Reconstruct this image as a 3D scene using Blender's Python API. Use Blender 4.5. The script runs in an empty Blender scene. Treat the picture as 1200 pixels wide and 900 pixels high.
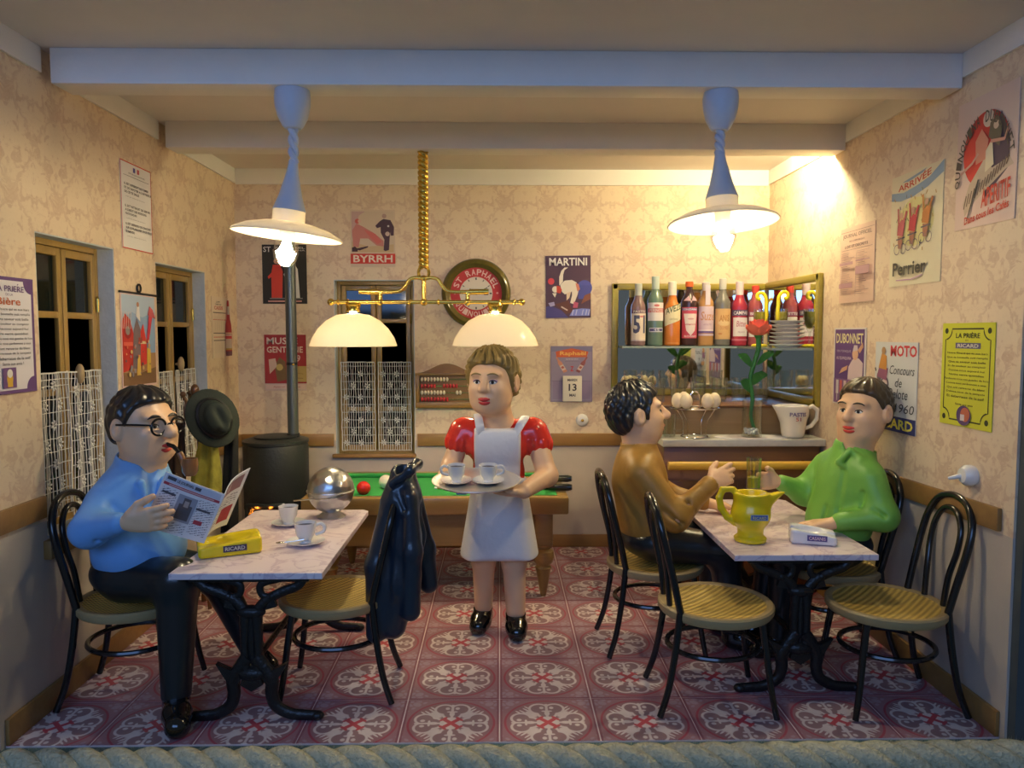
import bpy, bmesh, math, random
import numpy as np
from math import sin, cos, pi, radians as R
from mathutils import Vector as V, Matrix, Euler
random.seed(4)
S = bpy.context.scene
COL = S.collection

# ---------------------------------------------------------------- camera, sky, exposure
cam_d = bpy.data.cameras.new('camera'); cam = bpy.data.objects.new('camera', cam_d); COL.objects.link(cam)
cam_d.sensor_width = 36; cam_d.lens = 880 / 1200 * 36; cam_d.clip_start = .05
cam.location = (0, 0, 1.7)
cam.rotation_euler = (R(90) - math.atan(59 / 880), 0, -math.atan(15 / 880))
S.camera = cam
world = bpy.data.worlds.new('dim_room_outside'); S.world = world; world.use_nodes = True
wb = world.node_tree.nodes['Background']
wb.inputs[0].default_value = (.30, .34, .38, 1); wb.inputs[1].default_value = .21
S.view_settings.view_transform = 'Standard'; S.view_settings.look = 'None'
S.view_settings.gamma = 1; S.view_settings.use_curve_mapping = False
S.view_settings.exposure = .33
S.cycles.max_bounces = 10; S.cycles.diffuse_bounces = 6; S.cycles.glossy_bounces = 5
S.cycles.transmission_bounces = 8; S.cycles.transparent_max_bounces = 12
S.cycles.use_denoising = True; S.cycles.sample_clamp_indirect = 6
S.cycles.caustics_reflective = False; S.cycles.caustics_refractive = False
POOL_W, LEFT_W, RIGHT_W, LED_W = 5.5, 16, 15, 46      # lamp powers
WARM = (1.0, .74, .42); WHITE_WARM = (1.0, .80, .55)

def point_light(name, loc, power, color, rad=.03):
    l = bpy.data.lights.new(name, 'POINT'); l.energy = power; l.color = color; l.shadow_soft_size = rad
    o = bpy.data.objects.new(name, l); COL.objects.link(o); o.location = loc; return o
# small work light tucked up behind the rear ceiling beam over the bar
point_light('beam_light', (1.80, 4.885, 2.925), LED_W, (1.0, .87, .52), .03)
# hall light in front of the open side of the room (cool daylight from the hall)
hall = bpy.data.lights.new('hall_light', 'AREA'); hall.energy = 100; hall.color = (.24, .46, 1.0)
hall.shape = 'RECTANGLE'; hall.size = 5; hall.size_y = 2.0
ho = bpy.data.objects.new('hall_light', hall); COL.objects.link(ho)
ho.location = (-1.3, -2.4, 3.1); ho.rotation_euler = (R(74), 0, R(-10))

# ---------------------------------------------------------------- materials
MC = {}
def mat(name, col=(.8, .8, .8), rough=.6, metal=0, trans=0, ior=1.45, coat=0, emit=None, es=0, sub=0, noise=0, nscale=8, bump=0, bscale=40, spec=.5, alpha=1):
    if name in MC: return MC[name]
    m = bpy.data.materials.new(name); m.use_nodes = True; nt = m.node_tree; b = nt.nodes['Principled BSDF']
    b.inputs['Base Color'].default_value = (*col, 1); b.inputs['Roughness'].default_value = rough
    b.inputs['Metallic'].default_value = metal; b.inputs['Transmission Weight'].default_value = trans
    b.inputs['IOR'].default_value = ior; b.inputs['Coat Weight'].default_value = coat
    b.inputs['Specular IOR Level'].default_value = spec; b.inputs['Alpha'].default_value = alpha
    if sub: b.inputs['Subsurface Weight'].default_value = sub; b.inputs['Subsurface Radius'].default_value = (.05, .02, .01); b.inputs['Subsurface Scale'].default_value = .3
    if emit: b.inputs['Emission Color'].default_value = (*emit, 1); b.inputs['Emission Strength'].default_value = es
    if noise or bump:
        tc = nt.nodes.new('ShaderNodeTexCoord')
    if noise:
        n = nt.nodes.new('ShaderNodeTexNoise'); n.inputs['Scale'].default_value = nscale; n.inputs['Detail'].default_value = 4
        nt.links.new(tc.outputs['Object'], n.inputs['Vector'])
        mx = nt.nodes.new('ShaderNodeMix'); mx.data_type = 'RGBA'
        mx.inputs[6].default_value = (*[max(0, c * (1 - noise)) for c in col], 1); mx.inputs[7].default_value = (*[min(1, c * (1 + noise)) for c in col], 1)
        nt.links.new(n.outputs[0], mx.inputs[0]); nt.links.new(mx.outputs[2], b.inputs['Base Color'])
    if bump:
        n2 = nt.nodes.new('ShaderNodeTexNoise'); n2.inputs['Scale'].default_value = bscale; n2.inputs['Detail'].default_value = 3
        nt.links.new(tc.outputs['Object'], n2.inputs['Vector'])
        bp = nt.nodes.new('ShaderNodeBump'); bp.inputs['Strength'].default_value = bump; bp.inputs['Distance'].default_value = .01
        nt.links.new(n2.outputs[0], bp.inputs['Height']); nt.links.new(bp.outputs[0], b.inputs['Normal'])
    MC[name] = m; return m

class NG:                                    # tiny node-maths helper
    def __init__(s, name):
        s.m = bpy.data.materials.new(name); s.m.use_nodes = True; s.nt = s.m.node_tree; s.b = s.nt.nodes['Principled BSDF']; MC[name] = s.m
    def node(s, t, **kw):
        n = s.nt.nodes.new(t)
        for k, v in kw.items(): setattr(n, k, v)
        return n
    def put(s, sock, v):
        if isinstance(v, (int, float)): sock.default_value = v
        elif isinstance(v, tuple): sock.default_value = (*v, 1) if len(v) == 3 and len(sock.default_value) == 4 else v
        else: s.nt.links.new(v, sock)
    def M(s, op, *a):
        n = s.node('ShaderNodeMath', operation=op)
        for i, v in enumerate(a): s.put(n.inputs[i], v)
        return n.outputs[0]
    def mix(s, f, a, b):
        n = s.node('ShaderNodeMix', data_type='RGBA'); s.put(n.inputs[0], f); s.put(n.inputs[6], a); s.put(n.inputs[7], b); return n.outputs[2]
    def coords(s, which='Object'):
        tc = s.node('ShaderNodeTexCoord'); sp = s.node('ShaderNodeSeparateXYZ'); s.nt.links.new(tc.outputs[which], sp.inputs[0]); s.tc = tc.outputs[which]
        return sp.outputs[0], sp.outputs[1], sp.outputs[2]
    def vec(s, x, y, z=0.0):
        n = s.node('ShaderNodeCombineXYZ'); s.put(n.inputs[0], x); s.put(n.inputs[1], y); s.put(n.inputs[2], z); return n.outputs[0]
    def noise(s, v, scale, detail=3, dist=0.0, rough=.5):
        n = s.node('ShaderNodeTexNoise'); s.put(n.inputs['Vector'], v); n.inputs['Scale'].default_value = scale; n.inputs['Detail'].default_value = detail
        n.inputs['Distortion'].default_value = dist; n.inputs['Roughness'].default_value = rough; return n.outputs[0]
    def step(s, v, a, b):                    # smooth 0..1 as v goes a -> b
        n = s.node('ShaderNodeMapRange', interpolation_type='SMOOTHSTEP'); s.put(n.inputs[0], v); n.inputs[1].default_value = a; n.inputs[2].default_value = b
        return n.outputs[0]
    def bump(s, h, strength=.3, dist=.01):
        n = s.node('ShaderNodeBump'); s.put(n.inputs['Height'], h); n.inputs['Strength'].default_value = strength; n.inputs['Distance'].default_value = dist
        s.nt.links.new(n.outputs[0], s.b.inputs['Normal'])
    def out(s, col, rough=.6): s.put(s.b.inputs['Base Color'], col); s.put(s.b.inputs['Roughness'], rough); return s.m

def wallpaper():
    g = NG('damask_wallpaper'); x, y, z = g.coords()
    hx = g.M('ADD', x, y)                                       # runs along whichever way the wall runs
    per = .34; pz = .42; k = 2 * pi / pz
    row = g.M('FLOOR', g.M('DIVIDE', g.M('ADD', z, 10.0), pz / 2)); par = g.M('MULTIPLY', g.M('MODULO', row, 2.0), per / 2)
    u = g.M('PINGPONG', g.M('ADD', hx, 50.0), per / 2)           # mirrored halves, as in a damask
    cz, sz = g.M('COSINE', g.M('MULTIPLY', z, k)), g.M('SINE', g.M('MULTIPLY', z, k)); rr = pz / 2 / pi
    n = g.noise(g.vec(g.M('MULTIPLY', u, 1.0), g.M('MULTIPLY', cz, rr), g.M('MULTIPLY', sz, rr)), 17, 5, 1.2, .62)
    n2 = g.noise(g.vec(hx, z), 7, 3); n3 = g.noise(g.vec(hx, z), 55, 3)
    # ogee lattice that swells and narrows
    og = g.M('SUBTRACT', g.M('MULTIPLY', g.M('COSINE', g.M('MULTIPLY', hx, 2 * pi / per)), .5), g.M('MULTIPLY', cz, .5))
    ring = g.M('MULTIPLY', g.step(g.M('ABSOLUTE', g.M('ADD', og, g.M('MULTIPLY', g.M('SUBTRACT', n, .5), 1.2))), .16, .03), .6)
    f = g.M('MAXIMUM', g.M('MULTIPLY', g.step(n, .50, .60), .7), ring)
    f = g.M('MULTIPLY', f, g.M('ADD', .30, g.M('MULTIPLY', n2, 1.1)))
    f = g.M('ADD', f, g.M('MULTIPLY', g.M('SUBTRACT', n3, .5), .5))
    c = g.mix(f, (.76, .61, .43), (.57, .385, .27))
    return g.out(c, .75)
def wood(name, c1, c2, scale=6, rough=.45, axis=0, coat=0):
    if name in MC: return MC[name]
    g = NG(name); x, y, z = g.coords(); a = [x, y, z]
    a[axis] = g.M('MULTIPLY', a[axis], .08)
    n = g.noise(g.vec(*a), scale * 5, 5, 1.0); n2 = g.noise(g.vec(*a), scale, 2)
    c = g.mix(g.M('ADD', g.M('MULTIPLY', n, .7), g.M('MULTIPLY', n2, .4)), c1, c2)
    g.bump(n, .15, .004); g.b.inputs['Coat Weight'].default_value = coat
    return g.out(c, rough)
def marble():
    g = NG('pink_marble'); x, y, z = g.coords(); v = g.vec(x, y, z)
    n = g.noise(v, 4, 6, 2.5); n2 = g.noise(v, 3, 3)
    vein = g.step(g.M('ABSOLUTE', g.M('SUBTRACT', n, .5)), .05, .0)
    c = g.mix(n2, (.86, .76, .76), (.74, .60, .66)); c = g.mix(g.M('MULTIPLY', vein, .6), c, (.50, .36, .46))
    return g.out(c, .35)
def tile_mat():
    g = NG('patterned_cement_tile'); X, Y, Z = g.coords(); M = g.M
    x = M('DIVIDE', X, .2125); y = M('DIVIDE', Y, .215)
    ax = M('ABSOLUTE', x); ay = M('ABSOLUTE', y); p = M('MAXIMUM', ax, ay); q = M('MINIMUM', ax, ay)
    s2 = .70711; a = M('MULTIPLY', M('ADD', p, q), s2); b = M('MULTIPLY', M('SUBTRACT', p, q), s2)
    def L(u, v, cu, cv, su=1.0, sv=1.0):
        return M('SQRT', M('ADD', M('POWER', M('ABSOLUTE', M('DIVIDE', M('SUBTRACT', u, cu), su)), 2.0), M('POWER', M('ABSOLUTE', M('DIVIDE', M('SUBTRACT', v, cv), sv)), 2.0)))
    r = L(p, q, 0.0, 0.0)
    inside = lambda d, lim, s=.02: g.step(d, lim + s, lim - s)
    lobe = M('SMOOTH_MIN', M('SUBTRACT', L(p, q, .555, .165), .170), M('SUBTRACT', L(p, q, .39, 0.0, 1.15, 1.05), .165), .05)
    nz = g.noise(g.vec(X, Y, Z), 30, 3)
    base = (.37, .19, .225); mauve = (.31, .185, .20); white = (.84, .76, .73); red = (.62, .045, .07); lav = (.45, .33, .40)
    c = g.mix(inside(L(a, b, 1.10, 0.0, 1.0, .8), .10), base, lav)
    c = g.mix(inside(L(a, b, 1.22, .13, 1.5, .7), .075), c, lav)
    c = g.mix(inside(L(a, b, 1.03, .16, .7, 1.1), .05), c, lav)
    c = g.mix(inside(L(a, b, 1.27, 0.0), .045), c, lav)
    c = g.mix(inside(L(a, b, 1.05, .33, 1.0, .8), .05), c, lav)
    c = g.mix(g.step(p, .93, .955), c, (.27, .08, .115))
    c = g.mix(inside(M('ABSOLUTE', M('SUBTRACT', r, .885)), .024, .01), c, (.42, .03, .07))
    c = g.mix(inside(r, .855, .01), c, (.33, .165, .185))
    c = g.mix(inside(L(a, b, .47, 0.0, 1.5, 1.0), .10), c, white)                    # webs between the lobes
    c = g.mix(inside(L(a, b, .665, .055, 1.0, .22), .105, .012), c, white)
    c = g.mix(inside(L(a, b, .72, .135, 1.0, .26), .085, .012), c, white)
    c = g.mix(inside(lobe, .055, .012), c, white)
    c = g.mix(inside(lobe, 0.0, .012), c, mauve)
    c = g.mix(inside(L(p, q, .37, 0.0, 1.5, .8), .070, .012), c, white)              # lily in each lobe
    c = g.mix(inside(L(p, q, .455, .055, .45, 1.0), .06, .012), c, white)
    c = g.mix(inside(L(p, q, .595, .105, 1.0, .9), .052, .012), c, white)
    c = g.mix(M('MULTIPLY', inside(q, .028, .01), inside(L(p, q, .48, 0.0), .28, .01)), c, white)
    c = g.mix(inside(r, .235, .012), c, white)
    c = g.mix(M('MULTIPLY', inside(b, .05, .01), inside(a, .25, .01)), c, red)
    c = g.mix(inside(L(a, b, .235, .055, .7, 1.0), .05, .01), c, red)
    c = g.mix(M('MULTIPLY', nz, .34), c, (.40, .25, .27))
    g.out(c, g.M('ADD', .30, M('MULTIPLY', nz, .25))); return g.m
def cane():
    g = NG('woven_cane'); x, y, z = g.coords(); M = g.M
    u = M('ADD', x, y); v = M('SUBTRACT', x, y); k = 330
    a = M('SINE', M('MULTIPLY', u, k)); b = M('SINE', M('MULTIPLY', v, k * .5)); h = M('MULTIPLY', M('ADD', a, b), .5)
    n = g.noise(g.vec(x, y), 9, 3)
    c = g.mix(g.step(h, -.7, .6), (.24, .14, .02), (.84, .60, .14)); c = g.mix(M('MULTIPLY', n, .45), c, (.42, .27, .07))
    g.bump(h, .6, .004); return g.out(c, .38)
def hammered():
    g = NG('hammered_tin'); x, y, z = g.coords(); v = g.node('ShaderNodeTexVoronoi'); v.inputs['Scale'].default_value = 26; g.nt.links.new(g.tc, v.inputs['Vector'])
    g.b.inputs['Metallic'].default_value = 1; g.bump(v.outputs['Distance'], .35, .01); return g.out((.55, .56, .57), .28)
def plaster(name, c1, c2, sc=7):
    g = NG(name); x, y, z = g.coords(); v = g.vec(x, y, z); n = g.noise(v, sc, 4); n2 = g.noise(v, 90, 2)
    g.bump(n2, .12, .004); return g.out(g.mix(n, c1, c2), .7)
def newsprint():
    g = NG('newsprint_text'); x, y, z = g.coords(); M = g.M            # flat print: columns of tiny type
    rows = M('SINE', M('MULTIPLY', z, 560.0)); n = g.noise(g.vec(M('MULTIPLY', x, 1.0), M('MULTIPLY', z, .9), 0.0), 190, 2)
    f = M('MULTIPLY', g.step(rows, -.1, .5), g.step(n, .42, .56)); return g.out(g.mix(f, (.72, .73, .76), (.16, .17, .22)), .8)

def P(c, name=None, rough=.75):                # flat printed / painted colour
    return mat(name or 'paint_%d_%d_%d' % tuple(int(v * 99) for v in c), c, rough)

WALLP = wallpaper(); TILE = tile_mat(); MARBLE = marble(); CANE = cane(); TIN = hammered(); NEWS = newsprint()
LOWER = plaster('beige_lower_wall', (.50, .43, .36), (.60, .52, .43))
CEIL = plaster('ceiling_paint', (.70, .65, .60), (.76, .70, .64)); BEAMM = plaster('beam_paint', (.76, .73, .69), (.83, .80, .75))
RAILW = wood('dado_wood', (.20, .10, .03), (.36, .20, .06), 4); FRAMEW = wood('window_wood', (.22, .13, .03), (.42, .27, .08), 6, .35, 2)
OLIVEW = wood('mirror_frame_wood', (.22, .17, .02), (.40, .31, .05), 7, .4); DARKW = wood('bar_wood', (.12, .055, .02), (.22, .10, .04), 4, .4)
POOLW = wood('pool_table_wood', (.20, .12, .03), (.38, .24, .07), 5, .3, 0, .3)
REVEAL = mat('reveal_paint', (.50, .55, .60), .75, noise=.12, nscale=20, bump=.3)
BLACKM = mat('black_bentwood', (.008, .008, .009), .22, coat=.4, noise=.2)
IRON = mat('black_cast_iron', (.010, .010, .011), .35, bump=.4, bscale=60)
SEATW = wood('seat_rim_wood', (.30, .21, .09), (.42, .32, .16), 5, .4)
BRASS = mat('brass', (.72, .50, .10), .25, metal=1)
CHINA = mat('white_china', (.80, .79, .76), .18, coat=.3)
SKIN = mat('clay_skin', (.80, .50, .29), .38, noise=.10, nscale=7, bump=.12, bscale=35)
DARKGLASS = mat('night_glass', (.006, .010, .008), .06, spec=.6)
def thin_glass(name, tint, refl=.06):
    g = NG(name); nt = g.nt; tr = g.node('ShaderNodeBsdfTransparent'); tr.inputs[0].default_value = (*tint, 1); gl = g.node('ShaderNodeBsdfGlossy'); gl.inputs['Roughness'].default_value = .04
    lw = g.node('ShaderNodeLayerWeight'); lw.inputs[0].default_value = .35; f = g.M('MINIMUM', g.M('ADD', g.M('MULTIPLY', lw.outputs['Facing'], .45), refl), .9)
    mx = g.node('ShaderNodeMixShader'); nt.links.new(f, mx.inputs[0]); nt.links.new(tr.outputs[0], mx.inputs[1]); nt.links.new(gl.outputs[0], mx.inputs[2]); nt.links.new(mx.outputs[0], nt.nodes['Material Output'].inputs[0]); nt.nodes.remove(g.b); return g.m
GLASS = thin_glass('clear_glass', (.96, .98, .96))
CHROME = mat('steel_wire', (.7, .7, .7), .15, metal=1)
OPAL = None
def opal():
    g = NG('opal_glass'); nt = g.nt; t = g.node('ShaderNodeBsdfTranslucent'); t.inputs[0].default_value = (1, .92, .78, 1)
    g.b.inputs['Base Color'].default_value = (.90, .85, .75, 1); g.b.inputs['Roughness'].default_value = .25
    mx = g.node('ShaderNodeMixShader'); mx.inputs[0].default_value = .45
    nt.links.new(g.b.outputs[0], mx.inputs[1]); nt.links.new(t.outputs[0], mx.inputs[2]); nt.links.new(mx.outputs[0], nt.nodes['Material Output'].inputs[0]); return g.m
OPAL = opal()
BLUECAP = mat('pale_blue_enamel', (.50, .56, .66), .45)
BULB = mat('lit_bulb', (1, 1, 1), .3, emit=(1, .83, .52), es=235)
PBULB = mat('lit_bulb_under_shade', (1, 1, 1), .3, emit=(1, .82, .50), es=185)

# ---------------------------------------------------------------- mesh builder
def frames(pts):
    pts = [V(p) for p in pts]; T = []
    for i in range(len(pts)):
        a = pts[max(i - 1, 0)]; b = pts[min(i + 1, len(pts) - 1)]; t = (b - a); T.append(t.normalized() if t.length > 1e-9 else V((0, 0, 1)))
    n = T[0].orthogonal().normalized(); out = []
    for i, t in enumerate(T):
        n = (n - t * n.dot(t)); n = n.normalized() if n.length > 1e-6 else t.orthogonal().normalized(); out.append((pts[i], t, n, t.cross(n)))
    return out
def spline(pts, n=8, closed=False):
    P_ = [V(p) for p in pts]; out = []; m = len(P_)
    seg = m if closed else m - 1
    for i in range(seg):
        if closed: p0, p1, p2, p3 = P_[(i - 1) % m], P_[i], P_[(i + 1) % m], P_[(i + 2) % m]
        else: p0, p1, p2, p3 = P_[max(i - 1, 0)], P_[i], P_[i + 1], P_[min(i + 2, m - 1)]
        for j in range(n):
            t = j / n; out.append(.5 * ((2 * p1) + (p2 - p0) * t + (2 * p0 - 5 * p1 + 4 * p2 - p3) * t * t + (3 * p1 - p0 - 3 * p2 + p3) * t ** 3))
    if not closed: out.append(P_[-1])
    return out
class MB:
    def __init__(s): s.v = []; s.f = []; s.m = []
    def add(s, vs, fs, m=0, M=None):
        o = len(s.v); s.v += [tuple(M @ V(p)) if M else tuple(p) for p in vs]; s.f += [tuple(i + o for i in f) for f in fs]; s.m += [m] * len(fs); return s
    def box(s, c, d, m=0, rot=None, bev=0):
        x, y, z = [k / 2 for k in d]; M = Matrix.Translation(V(c)) @ (Euler(rot).to_matrix().to_4x4() if rot else Matrix())
        if not bev:
            vs = [(sx * x, sy * y, sz * z) for sx in (-1, 1) for sy in (-1, 1) for sz in (-1, 1)]
            return s.add(vs, [(0, 1, 3, 2), (4, 6, 7, 5), (0, 4, 5, 1), (2, 3, 7, 6), (0, 2, 6, 4), (1, 5, 7, 3)], m, M)
        bm = bmesh.new(); bmesh.ops.create_cube(bm, size=1)
        for v in bm.verts: v.co = V((v.co.x * 2 * x, v.co.y * 2 * y, v.co.z * 2 * z))
        bmesh.ops.bevel(bm, geom=bm.edges[:], offset=bev, segments=2, profile=.5, affect='EDGES')
        bm.verts.index_update(); s.add([v.co for v in bm.verts], [[v.index for v in f.verts] for f in bm.faces], m, M); bm.free(); return s
    def tube(s, pts, r, seg=10, m=0, closed=False, caps=True, flat=None, M=None):
        F = frames(pts); n = len(F); vs = []; fs = []
        if closed:                                              # spread the twist so that the ends meet
            F = frames(list(pts) + [pts[0]]); p0, t0, n0, b0 = F[0]; pe = F[-1]; ang = math.atan2(pe[2].dot(b0), pe[2].dot(n0)); F = F[:-1]
            F = [(p, t, nn * cos(-ang * i / n) + bb * sin(-ang * i / n), bb * cos(-ang * i / n) - nn * sin(-ang * i / n)) for i, (p, t, nn, bb) in enumerate(F)]
        for i, (p, t, a, b) in enumerate(F):
            rr = r(i / max(n - 1, 1)) if callable(r) else (r[i] if isinstance(r, (list, tuple)) else r)
            if flat: a = flat[0]; b = flat[0].cross(t).normalized(); k = flat[1]
            else: k = 1
            for j in range(seg): th = 2 * pi * j / seg; vs.append(p + a * (cos(th) * rr * k) + b * (sin(th) * rr))
        rng = n if closed else n - 1
        for i in range(rng):
            for j in range(seg): fs.append((i * seg + j, i * seg + (j + 1) % seg, ((i + 1) % n) * seg + (j + 1) % seg, ((i + 1) % n) * seg + j))
        if caps and not closed: fs.append(tuple(range(seg))[::-1]); fs.append(tuple((n - 1) * seg + j for j in range(seg)))
        return s.add(vs, fs, m, M)
    def lathe(s, prof, seg=32, m=0, M=None, c=(0, 0, 0), arc=None, cap=True):
        vs = []; fs = []; n = len(prof); c = V(c); full = arc is None; a0, a1 = arc or (0, 2 * pi); cnt = seg if full else seg + 1
        for j in range(cnt):
            th = a0 + (a1 - a0) * j / seg
            for r_, z in prof: vs.append(c + V((r_ * cos(th), r_ * sin(th), z)))
        for j in range(seg):
            k = (j + 1) % cnt
            for i in range(n - 1): fs.append((j * n + i, k * n + i, k * n + i + 1, j * n + i + 1))
        if full and cap:
            if prof[0][0] > 1e-5: fs.append(tuple(j * n for j in range(cnt))[::-1])
            if prof[-1][0] > 1e-5: fs.append(tuple(j * n + n - 1 for j in range(cnt)))
        return s.add(vs, fs, m, M)
    def ball(s, c, r, m=0, seg=16, M=None):
        rr = (r, r, r) if isinstance(r, (int, float)) else r; T = Matrix.Translation(V(c)) @ (M or Matrix()) @ Matrix.Diagonal((*rr, 1))
        return s.lathe([(sin(pi * i / (seg // 2)), -cos(pi * i / (seg // 2))) for i in range(seg // 2 + 1)], seg, m, T)
    def prism(s, pts, z0, z1, m=0, M=None):                     # outline in x,y extruded in z
        n = len(pts); vs = [(x, y, z0) for x, y in pts] + [(x, y, z1) for x, y in pts]
        ar = sum(pts[i][0] * pts[(i + 1) % n][1] - pts[(i + 1) % n][0] * pts[i][1] for i in range(n))
        if ar < 0: vs = vs[n - 1::-1] + vs[:n - 1:-1]
        fs = [tuple(range(n))[::-1], tuple(range(n, 2 * n))] + [(i, (i + 1) % n, (i + 1) % n + n, i + n) for i in range(n)]
        return s.add(vs, fs, m, M)
    def build(s, name, mats, parent=None, loc=(0, 0, 0), rot=(0, 0, 0), sharp=40, org=None, smooth=True):
        me = bpy.data.meshes.new(name)
        vs = s.v if org is None else [(a - org[0], b - org[1], c - org[2]) for a, b, c in s.v]
        me.from_pydata(vs, [], s.f)
        for k in (mats if isinstance(mats, (list, tuple)) else [mats]): me.materials.append(k)
        me.polygons.foreach_set('material_index', s.m)
        bm = bmesh.new(); bm.from_mesh(me); bmesh.ops.remove_doubles(bm, verts=bm.verts, dist=1e-6)
        if len(bm.faces) < 60000 and not getattr(s, 'open', False): bmesh.ops.recalc_face_normals(bm, faces=bm.faces)
        bm.to_mesh(me); bm.free()
        if smooth: me.shade_smooth(); me.set_sharp_from_angle(angle=R(sharp))
        o = bpy.data.objects.new(name, me); COL.objects.link(o); o.location = loc; o.rotation_euler = rot
        if parent: o.parent = parent
        return o
def tag(o, label, cat, group=None, kind=None):
    o['label'] = label
    if cat: o['category'] = cat
    if group: o['group'] = group
    if kind: o['kind'] = kind
    return o
def empty(name, loc, rot=(0, 0, 0), label='', cat='', group=None):
    o = bpy.data.objects.new(name, None); COL.objects.link(o); o.location = loc; o.rotation_euler = rot if isinstance(rot, tuple) else (0, 0, rot); o.empty_display_size = .05
    return tag(o, label, cat, group)
def struct(mb, name, mats, parent=None, **kw):
    o = mb.build(name, mats, parent, **kw)
    if not parent: o['kind'] = 'structure'
    return o
def copy_thing(root, loc, rot, label, group=None):
    pairs = [(root, root.copy())]; COL.objects.link(pairs[0][1]); r = pairs[0][1]; r.location = loc; r.rotation_euler = rot if isinstance(rot, tuple) else (0, 0, rot); r['label'] = label
    if group: r['group'] = group
    kids = [k for k in list(COL.objects) if k.parent is root]
    for ch in kids:
        c = ch.copy(); COL.objects.link(c); c.parent = r
        for g in [k for k in list(COL.objects) if k.parent is ch]: d = g.copy(); COL.objects.link(d); d.parent = c
    return r

# ---------------------------------------------------------------- lettering (font outlines turned to flat mesh)
TC = {}
def glyphs(txt, bold=0):
    k = (txt, bold)
    if k in TC: return TC[k]
    cu = bpy.data.curves.new('lettering_source', 'FONT'); cu.body = txt; cu.resolution_u = 2; cu.offset = bold; cu.size = 1
    o = bpy.data.objects.new('lettering_source', cu); COL.objects.link(o); dg = bpy.context.evaluated_depsgraph_get(); dg.update()
    me = bpy.data.meshes.new_from_object(o.evaluated_get(dg)); vs = [tuple(v.co) for v in me.vertices]; fs = [tuple(p.vertices) for p in me.polygons]
    bpy.data.objects.remove(o); bpy.data.curves.remove(cu); bpy.data.meshes.remove(me)
    xs = [v[0] for v in vs] or [0]; ys = [v[1] for v in vs] or [0]; TC[k] = (vs, fs, min(xs), max(xs), min(ys), max(ys)); return TC[k]
def text_in(txt, x0, y0, x1, y1, bold=0, fn=None, keep=False):
    vs, fs, a, b, c, d = glyphs(txt, bold); sx = (x1 - x0) / max(b - a, 1e-6); sy = (y1 - y0) / max(d - c, 1e-6)
    out = [(x0 + (v[0] - a) * sx, y0 + (v[1] - c) * sy, 0) for v in vs]
    return ([fn(p) for p in out] if fn else out), fs

class Draw:                                   # flat print in sheet coordinates (0..w, 0..h), layers a hair apart
    def __init__(s, w, h): s.w = w; s.h = h; s.k = 0; s.pic = MB(); s.let = MB(); s.pic.open = s.let.open = True; s.pm = []; s.lm = []
    def _m(s, c, lst):
        m = P(c)
        if m not in lst: lst.append(m)
        return lst.index(m)
    def _z(s): s.k += 1; return .0028 + s.k * .00022
    def poly(s, pts, c):
        z = s._z(); s.pic.add([(x * s.w, y * s.h, z) for x, y in pts], [tuple(range(len(pts)))], s._m(c, s.pm))
    def rect(s, x0, y0, x1, y1, c): s.poly([(x0, y0), (x1, y0), (x1, y1), (x0, y1)], c)
    def circ(s, x, y, r, c, ry=None, n=20, a0=0, a1=2 * pi):
        ry = ry or r; ry = ry; s.poly([(x + r * cos(a0 + (a1 - a0) * i / n) , y + ry * sin(a0 + (a1 - a0) * i / n) * s.w / s.h) for i in range(n)], c)
    def line(s, pts, wd, c):
        z = s._z(); m = s._m(c, s.pm); Q = [V((x * s.w, y * s.h, z)) for x, y in pts]
        L_ = []; Rr = []
        for i, q in enumerate(Q):
            d = (Q[min(i + 1, len(Q) - 1)] - Q[max(i - 1, 0)]); n = V((-d.y, d.x, 0)).normalized() * wd * s.w / 2; L_.append(q + n); Rr.append(q - n)
        for i in range(len(Q) - 1): s.pic.add([L_[i], Rr[i], Rr[i + 1], L_[i + 1]], [(0, 1, 2, 3)], m)
    def text(s, t, x0, y0, x1, y1, c, bold=0, shear=0, fn=None):
        z = s._z(); vs, fs = text_in(t, x0 * s.w, y0 * s.h, x1 * s.w, y1 * s.h, bold, fn)
        if shear: vs = [(x + (y - y0 * s.h) * shear, y, 0) for x, y, _ in vs]
        s.let.add([(x, y, z) for x, y, _ in vs], fs, s._m(c, s.lm))
    def arc(s, t, cx, cy, r0, r1, a0, a1, c, bold=.01, inv=False, ky=1):      # letters round a circle, metres; angles from the top, clockwise
        z = s._z(); n = len(t); m = s._m(c, s.lm)
        for i, ch in enumerate(t):
            if ch == ' ': continue
            aa = a0 + (a1 - a0) * i / n; ab = a0 + (a1 - a0) * (i + .82) / n
            vs, fs = text_in(ch, 0, 0, 1, 1, bold)
            out = []
            for x, y, _ in vs:
                th = aa + (ab - aa) * x; rr = (r1 - (r1 - r0) * y) if inv else (r0 + (r1 - r0) * y); out.append((cx + rr * sin(th), cy + rr * cos(th) * ky, z))
            s.let.add(out, fs, m)
    def lines(s, words, x0, x1, ytop, dy, hgt, c, bold=0):
        for i, w_ in enumerate(words):
            if not w_: continue
            L_ = min(1, .45 + .55 * len(w_) / max(len(k) for k in words)); m_ = (x0 + x1) / 2; hw = (x1 - x0) / 2 * L_
            s.text(w_, m_ - hw, ytop - i * dy - hgt, m_ + hw, ytop - i * dy, c, bold)
    def build(s, parent, pname='picture'):
        if s.pic.f: s.pic.build(pname, s.pm, parent, smooth=False)
        if s.let.f: s.let.build('lettering', s.lm, parent, smooth=False)
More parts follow.
